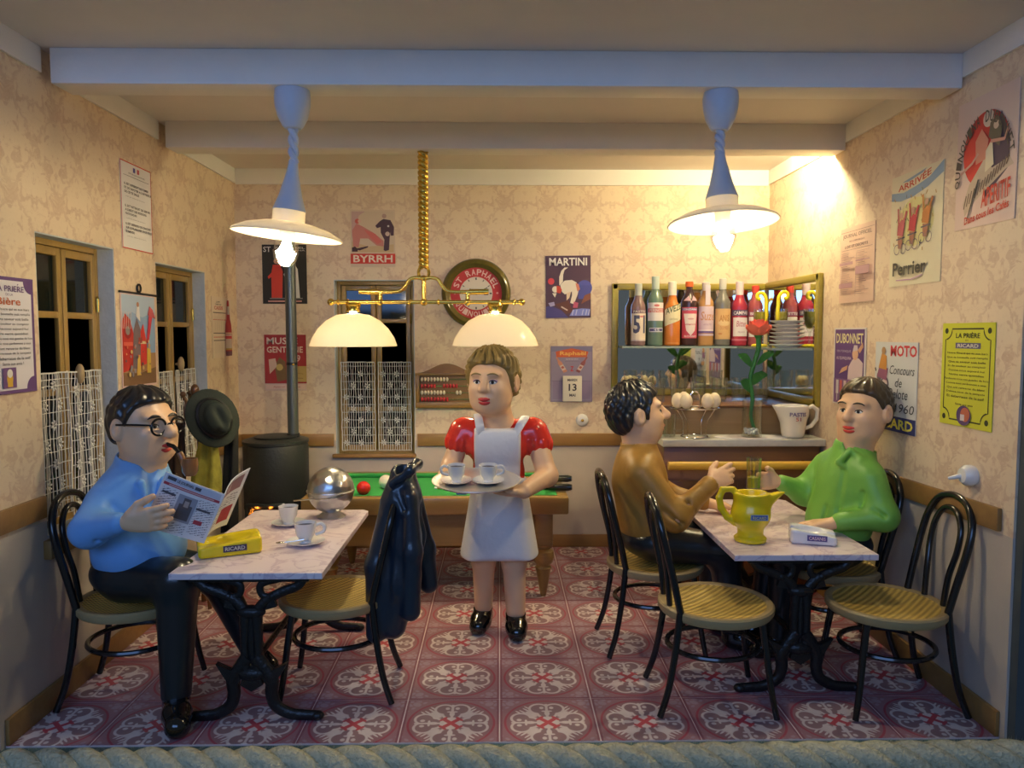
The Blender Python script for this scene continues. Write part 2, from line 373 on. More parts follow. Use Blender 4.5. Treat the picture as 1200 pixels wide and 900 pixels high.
def poster(name, label, cat, wall, a, ztop, w, h, bg, draw, tilt=0, thick=.003, group=None):
    """a = left edge as seen: x on the back wall, y on the side walls"""
    mb = MB(); mb.box((w / 2, h / 2, .001), (w, h, thick), 0)
    o = mb.build(name, bg if not isinstance(bg, tuple) else P(bg), smooth=False); g = .003
    if wall == 'B': o.location = (a, YB - g, ztop - h); o.rotation_euler = (R(90), R(tilt), 0)
    if wall == 'L': o.location = (XL + g, a, ztop - h); o.matrix_world = Matrix.Translation((XL + g, a, ztop - h)) @ Matrix(((0, 0, 1), (1, 0, 0), (0, 1, 0))).to_4x4() @ Matrix.Rotation(R(tilt), 4, 'Z')
    if wall == 'R': o.matrix_world = Matrix.Translation((XR - g, a, ztop - h)) @ Matrix(((0, 0, -1), (-1, 0, 0), (0, 1, 0))).to_4x4() @ Matrix.Rotation(R(tilt), 4, 'Z')
    tag(o, label, cat, group); D = Draw(w, h); draw(D); D.build(o); return o
XL, XR, YB, YF, ZC = -2.04, 2.11, 5.90, 3.0, 2.965

# ---------------------------------------------------------------- clay sculpting: blended solids sampled on a grid, meshed with OpenVDB
import openvdb
class Clay:
    def __init__(s, lo, hi, vox=.007):
        s.lo = np.array(lo, float); s.vox = vox; s.n = np.ceil((np.array(hi) - s.lo) / vox).astype(int); s.D = np.full(s.n, .25, np.float32)
    def _box(s, lo, hi):
        a = np.clip(np.floor((np.array(lo) - s.lo) / s.vox).astype(int), 0, s.n); b = np.clip(np.ceil((np.array(hi) - s.lo) / s.vox).astype(int) + 1, 0, s.n)
        if (b <= a).any(): return None, None
        g = [s.lo[i] + s.vox * np.arange(a[i], b[i], dtype=np.float32) for i in range(3)]
        return tuple(slice(a[i], b[i]) for i in range(3)), (g[0][:, None, None], g[1][None, :, None], g[2][None, None, :])
    def _mix(s, sl, d, k, op):
        A = s.D[sl]; d = d.astype(np.float32)
        if op == 'u': h = np.maximum(k - np.abs(A - d), 0) / k; s.D[sl] = np.minimum(A, d) - h * h * k * .25
        else: h = np.maximum(k - np.abs(A + d), 0) / k; s.D[sl] = np.maximum(A, -d) + h * h * k * .25
    def cone(s, a, b, ra, rb, k=.03, op='u', sq=None):
        a = np.array(a, float); b = np.array(b, float); m = max(k, s.vox * 3) + .02; rm = max(ra, rb) + m
        sl, g = s._box(np.minimum(a, b) - rm, np.maximum(a, b) + rm)
        if sl is None: return s
        ba = b - a; L2 = max(ba @ ba, 1e-9); p = [g[i] - a[i] for i in range(3)]; h = np.clip((p[0] * ba[0] + p[1] * ba[1] + p[2] * ba[2]) / L2, 0, 1)
        d = np.sqrt((p[0] - ba[0] * h) ** 2 + (p[1] - ba[1] * h) ** 2 + (p[2] - ba[2] * h) ** 2) - (ra + (rb - ra) * h); s._mix(sl, d, k, op); return s
    def chain(s, pts, rs, k=.02):
        for i in range(len(pts) - 1): s.cone(pts[i], pts[i + 1], rs[i], rs[i + 1], k)
        return s
    def ell(s, c, r, Rm=None, k=.03, op='u'):
        c = np.array(c, float); r = np.array(r, float); rm = r.max() + max(k, s.vox * 3) + .02; sl, g = s._box(c - rm, c + rm)
        if sl is None: return s
        p = [g[i] - c[i] for i in range(3)]
        if Rm is not None: Rm = np.array(Rm); p = [p[0] * Rm[0, i] + p[1] * Rm[1, i] + p[2] * Rm[2, i] for i in range(3)]   # columns of Rm = local axes
        k0 = np.sqrt((p[0] / r[0]) ** 2 + (p[1] / r[1]) ** 2 + (p[2] / r[2]) ** 2); k1 = np.sqrt((p[0] / r[0] ** 2) ** 2 + (p[1] / r[1] ** 2) ** 2 + (p[2] / r[2] ** 2) ** 2)
        s._mix(sl, k0 * (k0 - 1) / np.maximum(k1, 1e-6), k, op); return s
    def field(s, fn, k=.008, op='clip'):
        sl, g = s._box(s.lo, s.lo + s.n * s.vox); f = np.broadcast_to(fn(*g), s.D.shape).astype(np.float32)
        if op == 'clip': h = np.maximum(k - np.abs(s.D - f), 0) / k; s.D = np.maximum(s.D, f) + h * h * k * .25
        else: s.D = s.D + f
        return s
    def val(s, p):
        q = (np.array(p, float) - s.lo) / s.vox; i = np.clip(np.floor(q).astype(int), 0, s.n - 2); f = np.clip(q - i, 0, 1); w = s.D[i[0]:i[0] + 2, i[1]:i[1] + 2, i[2]:i[2] + 2]
        w = w[0] * (1 - f[0]) + w[1] * f[0]; w = w[0] * (1 - f[1]) + w[1] * f[1]; return float(w[0] * (1 - f[2]) + w[1] * f[2])
    def hit(s, o, d, far=.4):                                  # surface point seen from outside, looking back along d
        o = np.array(o, float); d = np.array(d, float); d /= np.linalg.norm(d); t = far
        while t > 0:
            if s.val(o + d * t) < 0: break
            t -= .002
        return o + d * t
    def nrm(s, p):
        e = s.vox; p = np.array(p, float); g = np.array([s.val(p + v) - s.val(p - v) for v in np.eye(3) * e]); return g / max(np.linalg.norm(g), 1e-9)
    def build(s, name, m, parent=None, org=(0, 0, 0), loc=None):
        g = openvdb.FloatGrid(background=.25); g.copyFromArray(s.D); pts, quads = g.convertToQuads(isovalue=0.0)[:2]
        pts = pts * s.vox + s.lo - np.array(org); me = bpy.data.meshes.new(name); me.vertices.add(len(pts)); me.vertices.foreach_set('co', pts.astype(np.float32).ravel())
        nq = len(quads); me.loops.add(nq * 4); me.loops.foreach_set('vertex_index', quads.astype(np.int32)[:, ::-1].ravel()); me.polygons.add(nq)
        me.polygons.foreach_set('loop_start', np.arange(0, nq * 4, 4, dtype=np.int32)); me.update(calc_edges=True); me.validate()
        me.materials.append(m); me.shade_smooth(); o = bpy.data.objects.new(name, me); COL.objects.link(o)
        if parent: o.parent = parent
        if loc is not None: o.location = loc
        # outward check
        p = me.polygons[0]; 
        if s.val(np.array(p.center) + np.array(org) + np.array(p.normal) * s.vox * 1.5) < s.val(np.array(p.center) + np.array(org) - np.array(p.normal) * s.vox * 1.5): me.flip_normals()
        return o

# ================================================================ THE ROOM
YW, TH = YB, .17
def cut(a0, a1, z0, z1, holes):               # rectangles of a wall around its openings, split at the dado
    xs = sorted({a0, a1, *[h[0] for h in holes], *[h[1] for h in holes]}); zs = sorted({z0, z1, .86, *[h[2] for h in holes], *[h[3] for h in holes]}); out = []
    for i in range(len(xs) - 1):
        for j in range(len(zs) - 1):
            cx, cz = (xs[i] + xs[i + 1]) / 2, (zs[j] + zs[j + 1]) / 2
            if not any(h[0] < cx < h[1] and h[2] < cz < h[3] for h in holes): out.append((xs[i], xs[i + 1], zs[j], zs[j + 1]))
    return out
W1 = (3.37, 4.05, .78, 2.15); W2 = (4.53, 5.28, .78, 2.125); W3 = (-1.286, -.662, .735, 2.117)
mb = MB()
for a, b, c, d in cut(YF, YB + TH, -.1, 3.06, [W1, W2]): mb.box((XL - TH / 2, (a + b) / 2, (c + d) / 2), (TH, b - a, d - c), 1 if d < .87 else 0)
struct(mb, 'wall_left', [WALLP, LOWER], smooth=False)
mb = MB()
for a, b, c, d in cut(YF, YB + TH, -.1, 3.06, []): mb.box((XR + TH / 2, (a + b) / 2, (c + d) / 2), (TH, b - a, d - c), 1 if d < .87 else 0)
struct(mb, 'wall_right', [WALLP, LOWER], smooth=False)
mb = MB()
for a, b, c, d in cut(XL, XR, -.1, 3.06, [W3]): mb.box(((a + b) / 2, YB + TH / 2, (c + d) / 2), (b - a, TH, d - c), 1 if d < .87 else 0)
struct(mb, 'wall_back', [WALLP, LOWER], smooth=False)
mb = MB(); mb.box(((XL + XR) / 2, (2.7 + YB) / 2, ZC + .05), (XR - XL + .3, YB - 2.7, .1)); struct(mb, 'ceiling', CEIL, smooth=False)
# floor: a grout bed with one cement tile laid per cell
mb = MB(); mb.box(((XL + XR) / 2, (3.03 + YB) / 2, -.0375), (XR - XL, YB - 3.03, .071)); floor = struct(mb, 'floor', mat('pale_grout', (.80, .70, .70), .8), smooth=False)
tiles = {}; TX, TY = .425, .43; first = None
for j in range(7):
    for i in range(-5, 5):
        x0, y0 = i * TX, 2.967 + j * TY; xa, xb, ya, yb = max(x0, XL), min(x0 + TX, XR), max(y0, 3.03), min(y0 + TY, YB)
        if xb - xa < .03 or yb - ya < .03: continue
        cx, cy = x0 + TX / 2, y0 + TY / 2; key = tuple(round(k, 3) for k in (xa - cx, xb - cx, ya - cy, yb - cy))
        if key not in tiles:
            t = MB(); g = .0022; a, b, c, d = key[0] + g, key[1] - g, key[2] + g, key[3] - g; e = .0015
            t.add([(a, c, -.01), (b, c, -.01), (b, d, -.01), (a, d, -.01), (a, c, -e), (b, c, -e), (b, d, -e), (a, d, -e), (a + e, c + e, 0), (b - e, c + e, 0), (b - e, d - e, 0), (a + e, d - e, 0)],
                  [(0, 1, 5, 4), (1, 2, 6, 5), (2, 3, 7, 6), (3, 0, 4, 7), (4, 5, 9, 8), (5, 6, 10, 9), (6, 7, 11, 10), (7, 4, 8, 11), (8, 9, 10, 11)])
            o = t.build('tile', TILE, floor, smooth=False); tiles[key] = o
        else: o = tiles[key].copy(); COL.objects.link(o)
        o.location = (cx, cy, 0)
# beams, cornice strips, dado rail, skirting
for i, y in enumerate((3.45, 4.60)):
    mb = MB(); mb.box(((XL + XR) / 2 + .02, y + .085, 2.81 + .0775), (XR - XL - .06, .17, .155), bev=.004); struct(mb, 'trim_%d' % (i + 1), BEAMM)
n = 3
for (x0, y0, x1, y1) in ((XL, YF, XL, 3.45), (XL, 3.62, XL, 4.60), (XL, 4.77, XL, YB), (XR, YF, XR, 3.45), (XR, 3.62, XR, 4.60), (XR, 4.77, XR, YB), (XL, YB, XR, YB)):
    mb = MB()
    if x0 == x1: mb.box((x0 + (.007 if x0 < 0 else -.007), (y0 + y1) / 2, 2.91), (.014, y1 - y0 - .004, .109))
    else: mb.box(((x0 + x1) / 2, YB - .007, 2.905), (x1 - x0 - .034, .014, .119))
    struct(mb, 'trim_%d' % n, BEAMM, smooth=False); n += 1
for (a, b, wall, z) in ((3.0, 3.345, 'L', .93), (4.07, 4.51, 'L', .90), (5.30, 5.88, 'L', .865), (3.07, 4.87, 'R', .90), (-2.02, -1.30, 'B', .865), (-.645, 1.03, 'B', .865)):
    mb = MB(); c = (a + b) / 2; h = .098; tilt = 0
    if wall == 'L': mb.box((XL + .011, c, z), (.022, b - a, h), bev=.004)
    if wall == 'R': mb.box((XR - .011, c, z), (.022, b - a, h), rot=(-.022, 0, 0), bev=.004)
    if wall == 'B': mb.box((c, YB - .011, z), (b - a, .022, h), bev=.004)
    struct(mb, 'trim_%d' % n, RAILW); n += 1
for nm, c, d in (('baseboard_left', (XL + .009, (3.03 + YB) / 2, .055), (.018, YB - 3.03, .11)), ('baseboard_right', (XR - .009, (3.03 + YB) / 2, .055), (.018, YB - 3.03, .11)), ('baseboard_back', ((XL + XR) / 2, YB - .009, .052), (XR - XL - .04, .018, .10))):
    mb = MB(); mb.box(c, d, bev=.003); struct(mb, nm, RAILW)

# ---- windows: outer frame > casements > panes
def window(num, wall, a0, a1, z0, z1, transoms, depth=.11):
    """local: x along wall, y out of the room, z up"""
    w, h = a1 - a0, z1 - z0; W = MB(); fr = .035
    for c, d in (((fr / 2, 0, h / 2), (fr, .05, h)), ((w - fr / 2, 0, h / 2), (fr, .05, h)), ((w / 2, 0, h - fr / 2), (w - 2 * fr, .05, fr)), ((w / 2, 0, fr / 2), (w - 2 * fr, .05, fr))): W.box((c[0], depth, c[2]), d, bev=.004)
    loc, rot = {'L': ((XL, a0, z0), (0, 0, R(90))), 'B': ((a0, YB, z0), (0, 0, 0))}[wall]
    o = W.build('window_%d' % num, FRAMEW, loc=loc, rot=rot); o['kind'] = 'structure'
    rv = MB(); t = .006
    for c, d in (((t / 2, .066, h / 2), (t, .128, h)), ((w - t / 2, .066, h / 2), (t, .128, h)), ((w / 2, .066, h - t / 2), (w, .128, t)), ((w / 2, .066, t / 2), (w, .128, t))): rv.box(c, d)
    rv.build('reveal', REVEAL, o, smooth=False)
    bk = MB(); bk.box((w / 2, .152, h / 2), (w, .006, h)); bk.build('back_board', mat('night_black', (.004, .005, .005), .9), o, smooth=False)
    cw = (w - 2 * fr) / 2
    for s in (0, 1):
        x0 = fr + s * cw + .003; x1 = x0 + cw - .006; st = .038; C = MB(); yb = depth - .012
        C.box((x0 + st / 2, yb, h / 2), (st, .03, h - 2 * fr - .006), bev=.006); C.box((x1 - st / 2, yb, h / 2), (st, .03, h - 2 * fr - .006), bev=.006)
        zs = [fr + .003] + [t_ - z0 for t_ in transoms] + [h - fr - .003]
        for k, zz in enumerate(zs):
            zc = zz + .02 if k == 0 else (zz - .02 if k == len(zs) - 1 else zz); C.box(((x0 + x1) / 2, yb, zc), (x1 - x0 - 2 * st + .004, .03, .04 if k in (0, len(zs) - 1) else .032), bev=.005)
        co = C.build('casement', FRAMEW, o)
        for k in range(len(zs) - 1):
            p = MB(); p.box(((x0 + x1) / 2, depth - .004, (zs[k] + zs[k + 1]) / 2), (x1 - x0 - 2 * st + .01, .004, zs[k + 1] - zs[k] - .02)); p.build('pane', DARKGLASS, co, smooth=False)
    for zz in (h * .22, h * .78):
        hg = MB(); hg.tube([(w - fr - .002, depth - .035, zz - .035), (w - fr - .002, depth - .035, zz + .035)], .007, 8); hg.tube([(w - fr - .002, depth - .035, zz + .035), (w - fr - .002, depth - .035, zz + .048)], [.009, .002], 8); hg.build('hinge', BRASS, o)
    if wall == 'L':
        kb = MB(); kb.ball((w / 2 + .075, .055, 1.50 - z0), (.022, .022, .05), seg=14); kb.tube([(w / 2 + .075, .055, 1.50 - z0), (w / 2 + .075, depth - .02, 1.50 - z0)], .008, 8); kb.build('turn_knob', wood('pale_turned_wood', (.36, .25, .12), (.50, .37, .2)), o)
    else:
        sl = MB(); sl.box((w / 2 - .01, -.012, .006), (w + .03, .05, .028), bev=.005); sl.build('sill', RAILW, o)
    return o
window(1, 'L', *W1, (1.79, 1.42)); window(2, 'L', *W2, (1.76, 1.40)); window(3, 'B', *W3, (1.80, 1.10))
mb = MB(); mb.box((XL + .012, (3.37 + 4.05) / 2, .73), (.045, .74, .085), bev=.005); struct(mb, 'trim_%d' % n, RAILW); n += 1

# ---- lace curtains (crocheted threads, real strands)
THREAD = mat('white_lace', (.80, .78, .74), .85)
def curtain(label, wall, a0, a1, z0, z1, seed, group):
    rnd = random.Random(seed); w, h = a1 - a0, z1 - z0; L = MB(); t = .0026; nv = max(9, int(w / .0175)); nh = int(h / .03)
    yo = lambda x, z: .006 * sin(x * 60 + seed) + .003 * sin(z * 13 + x * 20)
    jx = [[rnd.uniform(-.0025, .0025) for _ in range(nh + 1)] for _ in range(nv + 1)]
    pt = lambda i, j: V((w * i / nv + jx[i][j], yo(w * i / nv, h * j / nh), h * j / nh + (jx[i][(j + 1) % nh] * .7)))
    for i in range(nv + 1): L.tube([pt(i, j) for j in range(nh + 1)], t * (1.6 if i in (0, nv) else 1), 4, caps=False)
    for j in range(0, nh + 1): 
        if j % 2 == 0 or j in (nh, nh - 1): L.tube([pt(i, j) for i in range(nv + 1)], t * (1.8 if j == nh else .8), 4, caps=False)
    k = 0
    for j in range(2, nh - 1, 3):
        for i in range(2 + (k % 2) * 3, nv - 1, 6):
            c = pt(i, j)
            for a in range(6):
                th = pi * a / 3 + .3; d = V((cos(th) * .022, -.001, sin(th) * .026)); L.tube([c + d * .25 + V((0, -.002, 0)), c + d * .7 + V((0, -.004, 0)), c + d + V((0, -.002, 0))], [.002, .0055, .003], 5)
        k += 1
    L.open = True
    loc, rot = {'L': ((XL - .068, a0, z0), (0, 0, R(90))), 'B': ((a0, YB + .045, z0), (0, 0, 0))}[wall]
    if wall == 'B': loc = (a0, YB + .04, z0)
    o = L.build('lace_curtain', THREAD, loc=loc, rot=rot, sharp=80); tag(o, label, 'curtain', group); return o
GC = 'white lace half curtains on the windows'
curtain('white lace half curtain on the left casement of the nearest side window', 'L', 3.415, 3.695, .83, 1.515, 1, GC)
curtain('white lace half curtain on the right casement of the nearest side window', 'L', 3.715, 4.015, .80, 1.51, 2, GC)
curtain('white lace half curtain on left casement of the side window nearer the stove', 'L', 4.58, 4.885, .83, 1.46, 3, GC)
curtain('white lace half curtain on right casement of the side window nearer the stove', 'L', 4.925, 5.235, .83, 1.46, 4, GC)
curtain('white lace half curtain on the left casement of the back-wall window, nearer the stove', 'B', -1.245, -.985, .775, 1.475, 5, GC)
curtain('white lace half curtain on the right casement of the back-wall window, nearer the abacus', 'B', -.955, -.70, .775, 1.475, 6, GC)

# ---- front lip of the floor and the thick rope in front of it
FELT = plaster('blue_green_felt', (.09, .17, .17), (.14, .22, .22), 30)
mb = MB(); mb.box((0.03, 3.002, -.045), (4.55, .054, .078), bev=.004); struct(mb, 'trim_%d' % n, FELT); n += 1
mb = MB(); mb.box((0, 2.3, -.23), (6.0, 2.2, .05)); struct(mb, 'ground', FELT, smooth=False)
mb = MB(); mb.box((XR + .16, 2.975, 1.45), (.30, .045, 3.4)); struct(mb, 'trim_%d' % n, mat('dark_slate_paint', (.07, .085, .09), .7, noise=.2)); n += 1
g = NG('hemp_rope'); x, y, z = g.coords(); nn = g.noise(g.vec(g.M('MULTIPLY', x, 1.0), g.M('MULTIPLY', y, 1.0), z), 55, 5, .6); n2 = g.noise(g.vec(x, y, z), 9, 3)
g.bump(nn, 1.0, .02); ROPE = g.out(g.mix(g.M('ADD', g.M('MULTIPLY', nn, .8), g.M('MULTIPLY', n2, .25)), (.27, .27, .17), (.86, .80, .55)), .95)
rope = empty('thick_rope', (0, 2.90, -.022), label='thick twisted grey-green hemp rope lying along the front edge of the floor', cat='rope')
for k in range(3):
    pts = []
    for i in range(0, 281):
        x = -2.45 + 4.9 * i / 280; th = 2 * pi * (x / .40 + k / 3); pts.append((x, .036 * cos(th), .036 * sin(th)))
    mb = MB(); mb.tube(pts, .041, 14); mb.build('strand', ROPE, rope, sharp=80)
rnd = random.Random(5); fz = MB(); fz.open = True
for i in range(5200):
    x = rnd.uniform(-2.4, 2.4); a = rnd.uniform(0, 2 * pi); r0 = .071; d = V((rnd.uniform(-.5, .5) + .5, cos(a), sin(a))).normalized() * rnd.uniform(.012, .03)
    p = V((x, cos(a) * r0, sin(a) * r0)); q = p + d; w_ = V((.0007, 0, .0007)); fz.add([p - w_, p + w_, q], [(0, 1, 2)])
o = fz.build('loose_fibres', ROPE, rope, smooth=False); o['kind'] = 'stuff'

# ================================================================ FURNITURE
# ---- bistro tables: marble slab on two cast-iron pedestals
def make_table(label, x0, x1, y0, y1):
    t = empty('bistro_table', ((x0 + x1) / 2, (y0 + y1) / 2, 0), label=label, cat='table', group='marble bistro tables'); w, d = (x1 - x0) / 2, (y1 - y0) / 2; c = .03
    m = MB(); bm_ = [(-w, -d), (w, -d), (w, d - c), (w - c, d), (-w + c, d), (-w, d - c)]; m.prism(bm_, .652, .680); o = m.build('tabletop', MARBLE, t, smooth=False)
    bv = o.modifiers.new('edge', 'BEVEL'); bv.width = .003; bv.segments = 2
    for s in (-1, 1):
        y = s * (d - .10) if s > 0 else -d + .06; fl = (V((0, 1, 0)), .75); m = MB()
        m.tube([(-.024, y, .20), (-.030, y, .34), (-.024, y, .50)], [.026, .019, .026], 10); m.tube([(.024, y, .20), (.030, y, .34), (.024, y, .50)], [.026, .019, .026], 10)
        m.ball((0, y, .215), (.07, .035, .035)); m.ball((0, y, .49), (.065, .032, .03)); m.tube([(0, y, .22), (0, y, .5)], .016, 8)
        m.box((0, y, .640), (.52, .05, .022), bev=.005); m.prism([(-.05, .17), (0, .14), (.05, .17), (.03, .23), (-.03, .23)], -.02, .02, M=Matrix.Translation((0, y, 0)) @ Matrix.Rotation(R(90), 4, 'X'))
        p = m.build('pedestal', IRON, t)
        for k in (-1, 1):
            a = MB(); a.tube(spline([(k * x, y, z) for x, z in ((.02, .48), (.06, .535), (.13, .575), (.205, .605), (.225, .64), (.17, .645), (.10, .632), (.045, .61), (.05, .565), (.095, .555))], 6), lambda u: .024 - .010 * u, 10, flat=fl)
            a.ball((k * .095, y, .56), .02); a.prism([(k * .06, .50), (k * .115, .515), (k * .10, .56)], -.012, .012, M=Matrix.Translation((0, y, 0)) @ Matrix.Rotation(R(90), 4, 'X')); a.build('scroll_arm', IRON, p)
            f = MB(); f.tube(spline([(k * x, y, z) for x, z in ((.015, .29), (.055, .235), (.085, .185), (.082, .125), (.10, .068), (.16, .032), (.225, .024), (.275, .022))], 6), lambda u: .034 - .012 * u, 12, flat=fl)
            f.ball((k * .28, y, .021), (.03, .024, .021))
            f.prism([(k * .02, .27), (k * .09, .232), (k * .155, .262), (k * .128, .215), (k * .10, .17), (k * .06, .17)], -.016, .016, M=Matrix.Translation((0, y, 0)) @ Matrix.Rotation(R(90), 4, 'X')); f.build('foot', IRON, p)
    m = MB(); m.tube([(0, -d + .06, .25), (0, d - .1, .25)], .014, 8); m.build('stretcher', IRON, t)
    return t
make_table('pink-veined marble bistro table on black iron scroll legs, in front of the newspaper reader', -1.41, -.757, 3.16, 4.32)
make_table('pink-veined marble bistro table on black iron scroll legs, between the two seated men', 1.085, 1.757, 3.385, 4.55)

# ---- bentwood chairs (face +x)
def make_chair(loc, rot, label):
    t = empty('bentwood_chair', loc, rot, label, 'chair', 'black bentwood bistro chairs'); sh = .47
    m = MB(); m.lathe([(.20, sh - .045), (.252, sh - .045), (.262, sh - .030), (.262, sh - .008), (.254, sh), (.236, sh), (.225, sh - .008)], 40, cap=False); m.build('seat', SEATW, t)
    m = MB(); m.lathe([(0, sh - .024), (.08, sh - .022), (.15, sh - .017), (.20, sh - .011), (.232, sh - .006)], 40, cap=False); m.open = False; m.build('seat_caning', CANE, t)
    for y in (-1, 1):
        m = MB(); m.tube(spline([(.165, y * .165, sh - .04), (.185, y * .178, .28), (.205, y * .195, .12), (.225, y * .21, .008)], 5), lambda u: .0165 - .003 * u, 10); m.build('leg', BLACKM, t)
        m = MB(); m.tube(spline([(-.195, y * .165, sh + .005), (-.215, y * .17, .30), (-.245, y * .18, .13), (-.285, y * .195, .008)], 5), lambda u: .0165 - .002 * u, 10); m.build('leg', BLACKM, t)
    hoop = [(-.195, .165, sh), (-.225, .172, sh + .13), (-.262, .178, sh + .28), (-.285, .165, sh + .38), (-.300, .115, sh + .455), (-.307, .04, sh + .485), (-.307, -.04, sh + .485), (-.300, -.115, sh + .455), (-.285, -.165, sh + .38), (-.262, -.178, sh + .28), (-.225, -.172, sh + .13), (-.195, -.165, sh)]
    m = MB(); m.tube(spline(hoop, 6), .0165, 10); m.build('back_hoop', BLACKM, t)
    inn = [(-.225, .075, sh), (-.240, .085, sh + .14), (-.262, .105, sh + .26), (-.280, .095, sh + .36), (-.290, .04, sh + .425), (-.290, -.04, sh + .425), (-.280, -.095, sh + .36), (-.262, -.105, sh + .26), (-.240, -.085, sh + .14), (-.225, -.075, sh)]
    m = MB(); m.tube(spline(inn, 6), .0135, 10); m.build('inner_hoop', BLACKM, t)
    m = MB(); m.tube([(.205 * cos(a) - .012, .19 * sin(a), .265) for a in [2 * pi * i / 40 for i in range(40)]], .0125, 8, closed=True); m.build('stretcher_ring', BLACKM, t)
    return t
ch = make_chair((1.785, 3.37, 0), pi, 'empty black bentwood chair with cane seat, right of the right table, nearest the front')
copy_thing(ch, (1.78, 3.95, 0), pi, 'black bentwood chair under the man in the green shirt')
copy_thing(ch, (1.00, 3.39, 0), -.03, 'empty black bentwood chair with cane seat, left of the right table')
copy_thing(ch, (.85, 4.02, 0), .04, 'black bentwood chair under the man in the mustard-brown jumper')
copy_thing(ch, (-.785, 3.53, 0), pi + .03, 'black bentwood chair with the dark jacket draped over its back')
copy_thing(ch, (-1.71, 3.50, 0), .03, 'black bentwood chair under the newspaper reader in blue')

# ---- billiard table
CLOTH = mat('green_baize', (.03, .30, .07), .9, bump=.1, bscale=200, noise=.06)
pt = empty('billiard_table', (-.405, 5.14, 0), label='wooden billiard table with green cloth standing behind the waitress', cat='billiard table')
hw, hd = .845, .46
m = MB(); m.box((0, 0, .615), (2 * hw - .06, 2 * hd - .06, .05)); m.build('bed_cloth', CLOTH, pt, smooth=False)
for nm, c, d in (('rail', (0, -hd + .035, .612), (2 * hw, .07, .112)), ('rail', (0, hd - .035, .612), (2 * hw, .07, .112)), ('rail', (-hw + .035, 0, .612), (.07, 2 * hd - .142, .112)), ('rail', (hw - .035, 0, .612), (.07, 2 * hd - .142, .112))):
    m = MB(); m.box(c, d, bev=.012); m.build(nm, POOLW, pt)
for c, ax in (((0, -hd + .085), 0), ((0, hd - .085), 0), ((-hw + .085, 0), 1), ((hw - .085, 0), 1)):
    L_ = (2 * hw - .14, 2 * hd - .14)[ax] / 2; s = -1 if (c[1] < 0 or c[0] < 0) else 1
    prof = [(0, .0), (.03 * s, .0), (.03 * s, .028), (-.018 * s, .022), (-.012 * s, .004)]
    m = MB(); k = len(prof); vs = []
    for e in (-L_, L_):
        for a, z in prof: vs.append((e, c[1] + a - .015 * s, .640 + z) if ax == 0 else (c[0] + a - .015 * s, e, .640 + z))
    m.add(vs, [(i, (i + 1) % k, (i + 1) % k + k, i + k) for i in range(k)] + [tuple(range(k)), tuple(range(k, 2 * k))]); m.build('cushion', CLOTH, pt)
m = MB(); 
for c, d in (((0, -hd + .10, .45), (2 * hw - .24, .03, .23)), ((0, hd - .10, .45), (2 * hw - .24, .03, .23)), ((-hw + .12, 0, .45), (.03, 2 * hd - .2, .23)), ((hw - .12, 0, .45), (.03, 2 * hd - .2, .23))): m.box(c, d, bev=.003)
m.build('apron', POOLW, pt)
leg = [(.016, 0), (.020, .01), (.050, .18), (.055, .19), (.043, .205), (.060, .225), (.072, .26), (.066, .30), (.045, .315), (.060, .33), (.060, .345), (.040, .36)]
for sx in (-1, 1):
    for sy in (-1, 1):
        m = MB(); m.lathe([(r, z) for r, z in leg], 24, c=(sx * (hw - .155), sy * (hd - .10), 0)); m.box((sx * (hw - .155), sy * (hd - .10), .455), (.115, .11, .22), bev=.006); m.build('leg', POOLW, pt)
def thing_ball(name, label, cat, c, r, m_, group=None, seg=24):
    b = MB(); b.ball((0, 0, r), r, seg=seg); o = b.build(name, m_, loc=(c[0], c[1], c[2])); tag(o, label, cat, group); return o
thing_ball('billiard_ball', 'red billiard ball on the green cloth', 'ball', (-.893, 4.90, .6405), .046, mat('red_resin', (.68, .02, .012), .15, coat=.5))
thing_ball('billiard_ball', 'ivory white billiard ball on the green cloth beside the red one', 'ball', (-.778, 5.10, .6405), .048, mat('ivory_resin', (.82, .74, .58), .2, coat=.5))
m = MB(); m.lathe([(.030, 0), (.034, .006), (.034, .034), (.030, .040), (.018, .038), (0, .034)], 10); tag(m.build('cue_chalk', mat('blue_chalk', (.02, .07, .30), .8), loc=(-.247, 4.83, .6415)), 'small blue cue chalk on the green cloth by the waitress', 'chalk')
def cue(label, a, b):
    a, b = V(a), V(b); L_ = (b - a).length; q = (b - a).to_track_quat('X', 'Z').to_euler(); o = empty('billiard_cue', tuple(a), tuple(q), label, 'cue', 'billiard cues lying on the billiard table')
    m = MB(); m.tube([(.02, 0, 0), (L_ * .72, 0, 0)], [.007, .014], 12); m.build('shaft', mat('cue_maple', (.50, .27, .06), .25), o)
    m = MB(); m.tube([(0, 0, 0), (.02, 0, 0)], .008, 10); m.build('tip', CHINA, o)
    m = MB(); m.tube([(L_ * .72, 0, 0), (L_ * .79, 0, 0)], [.015, .018], 12); m.build('ring', mat('amber_varnish', (.62, .33, .05), .2), o)
    m = MB(); m.tube([(L_ * .79, 0, 0), (L_ * .97, 0, 0), (L_, 0, 0)], [.019, .025, .018], 12); m.build('butt', mat('cue_black', (.01, .012, .012), .15, coat=.4), o)
cue('billiard cue with black butt lying across the right rail, nearer the front', (-.44, 5.06, .652), (.475, 4.84, .700))
cue('billiard cue with black butt lying across the right rail, farther back', (-.40, 5.40, .652), (.50, 5.13, .700))

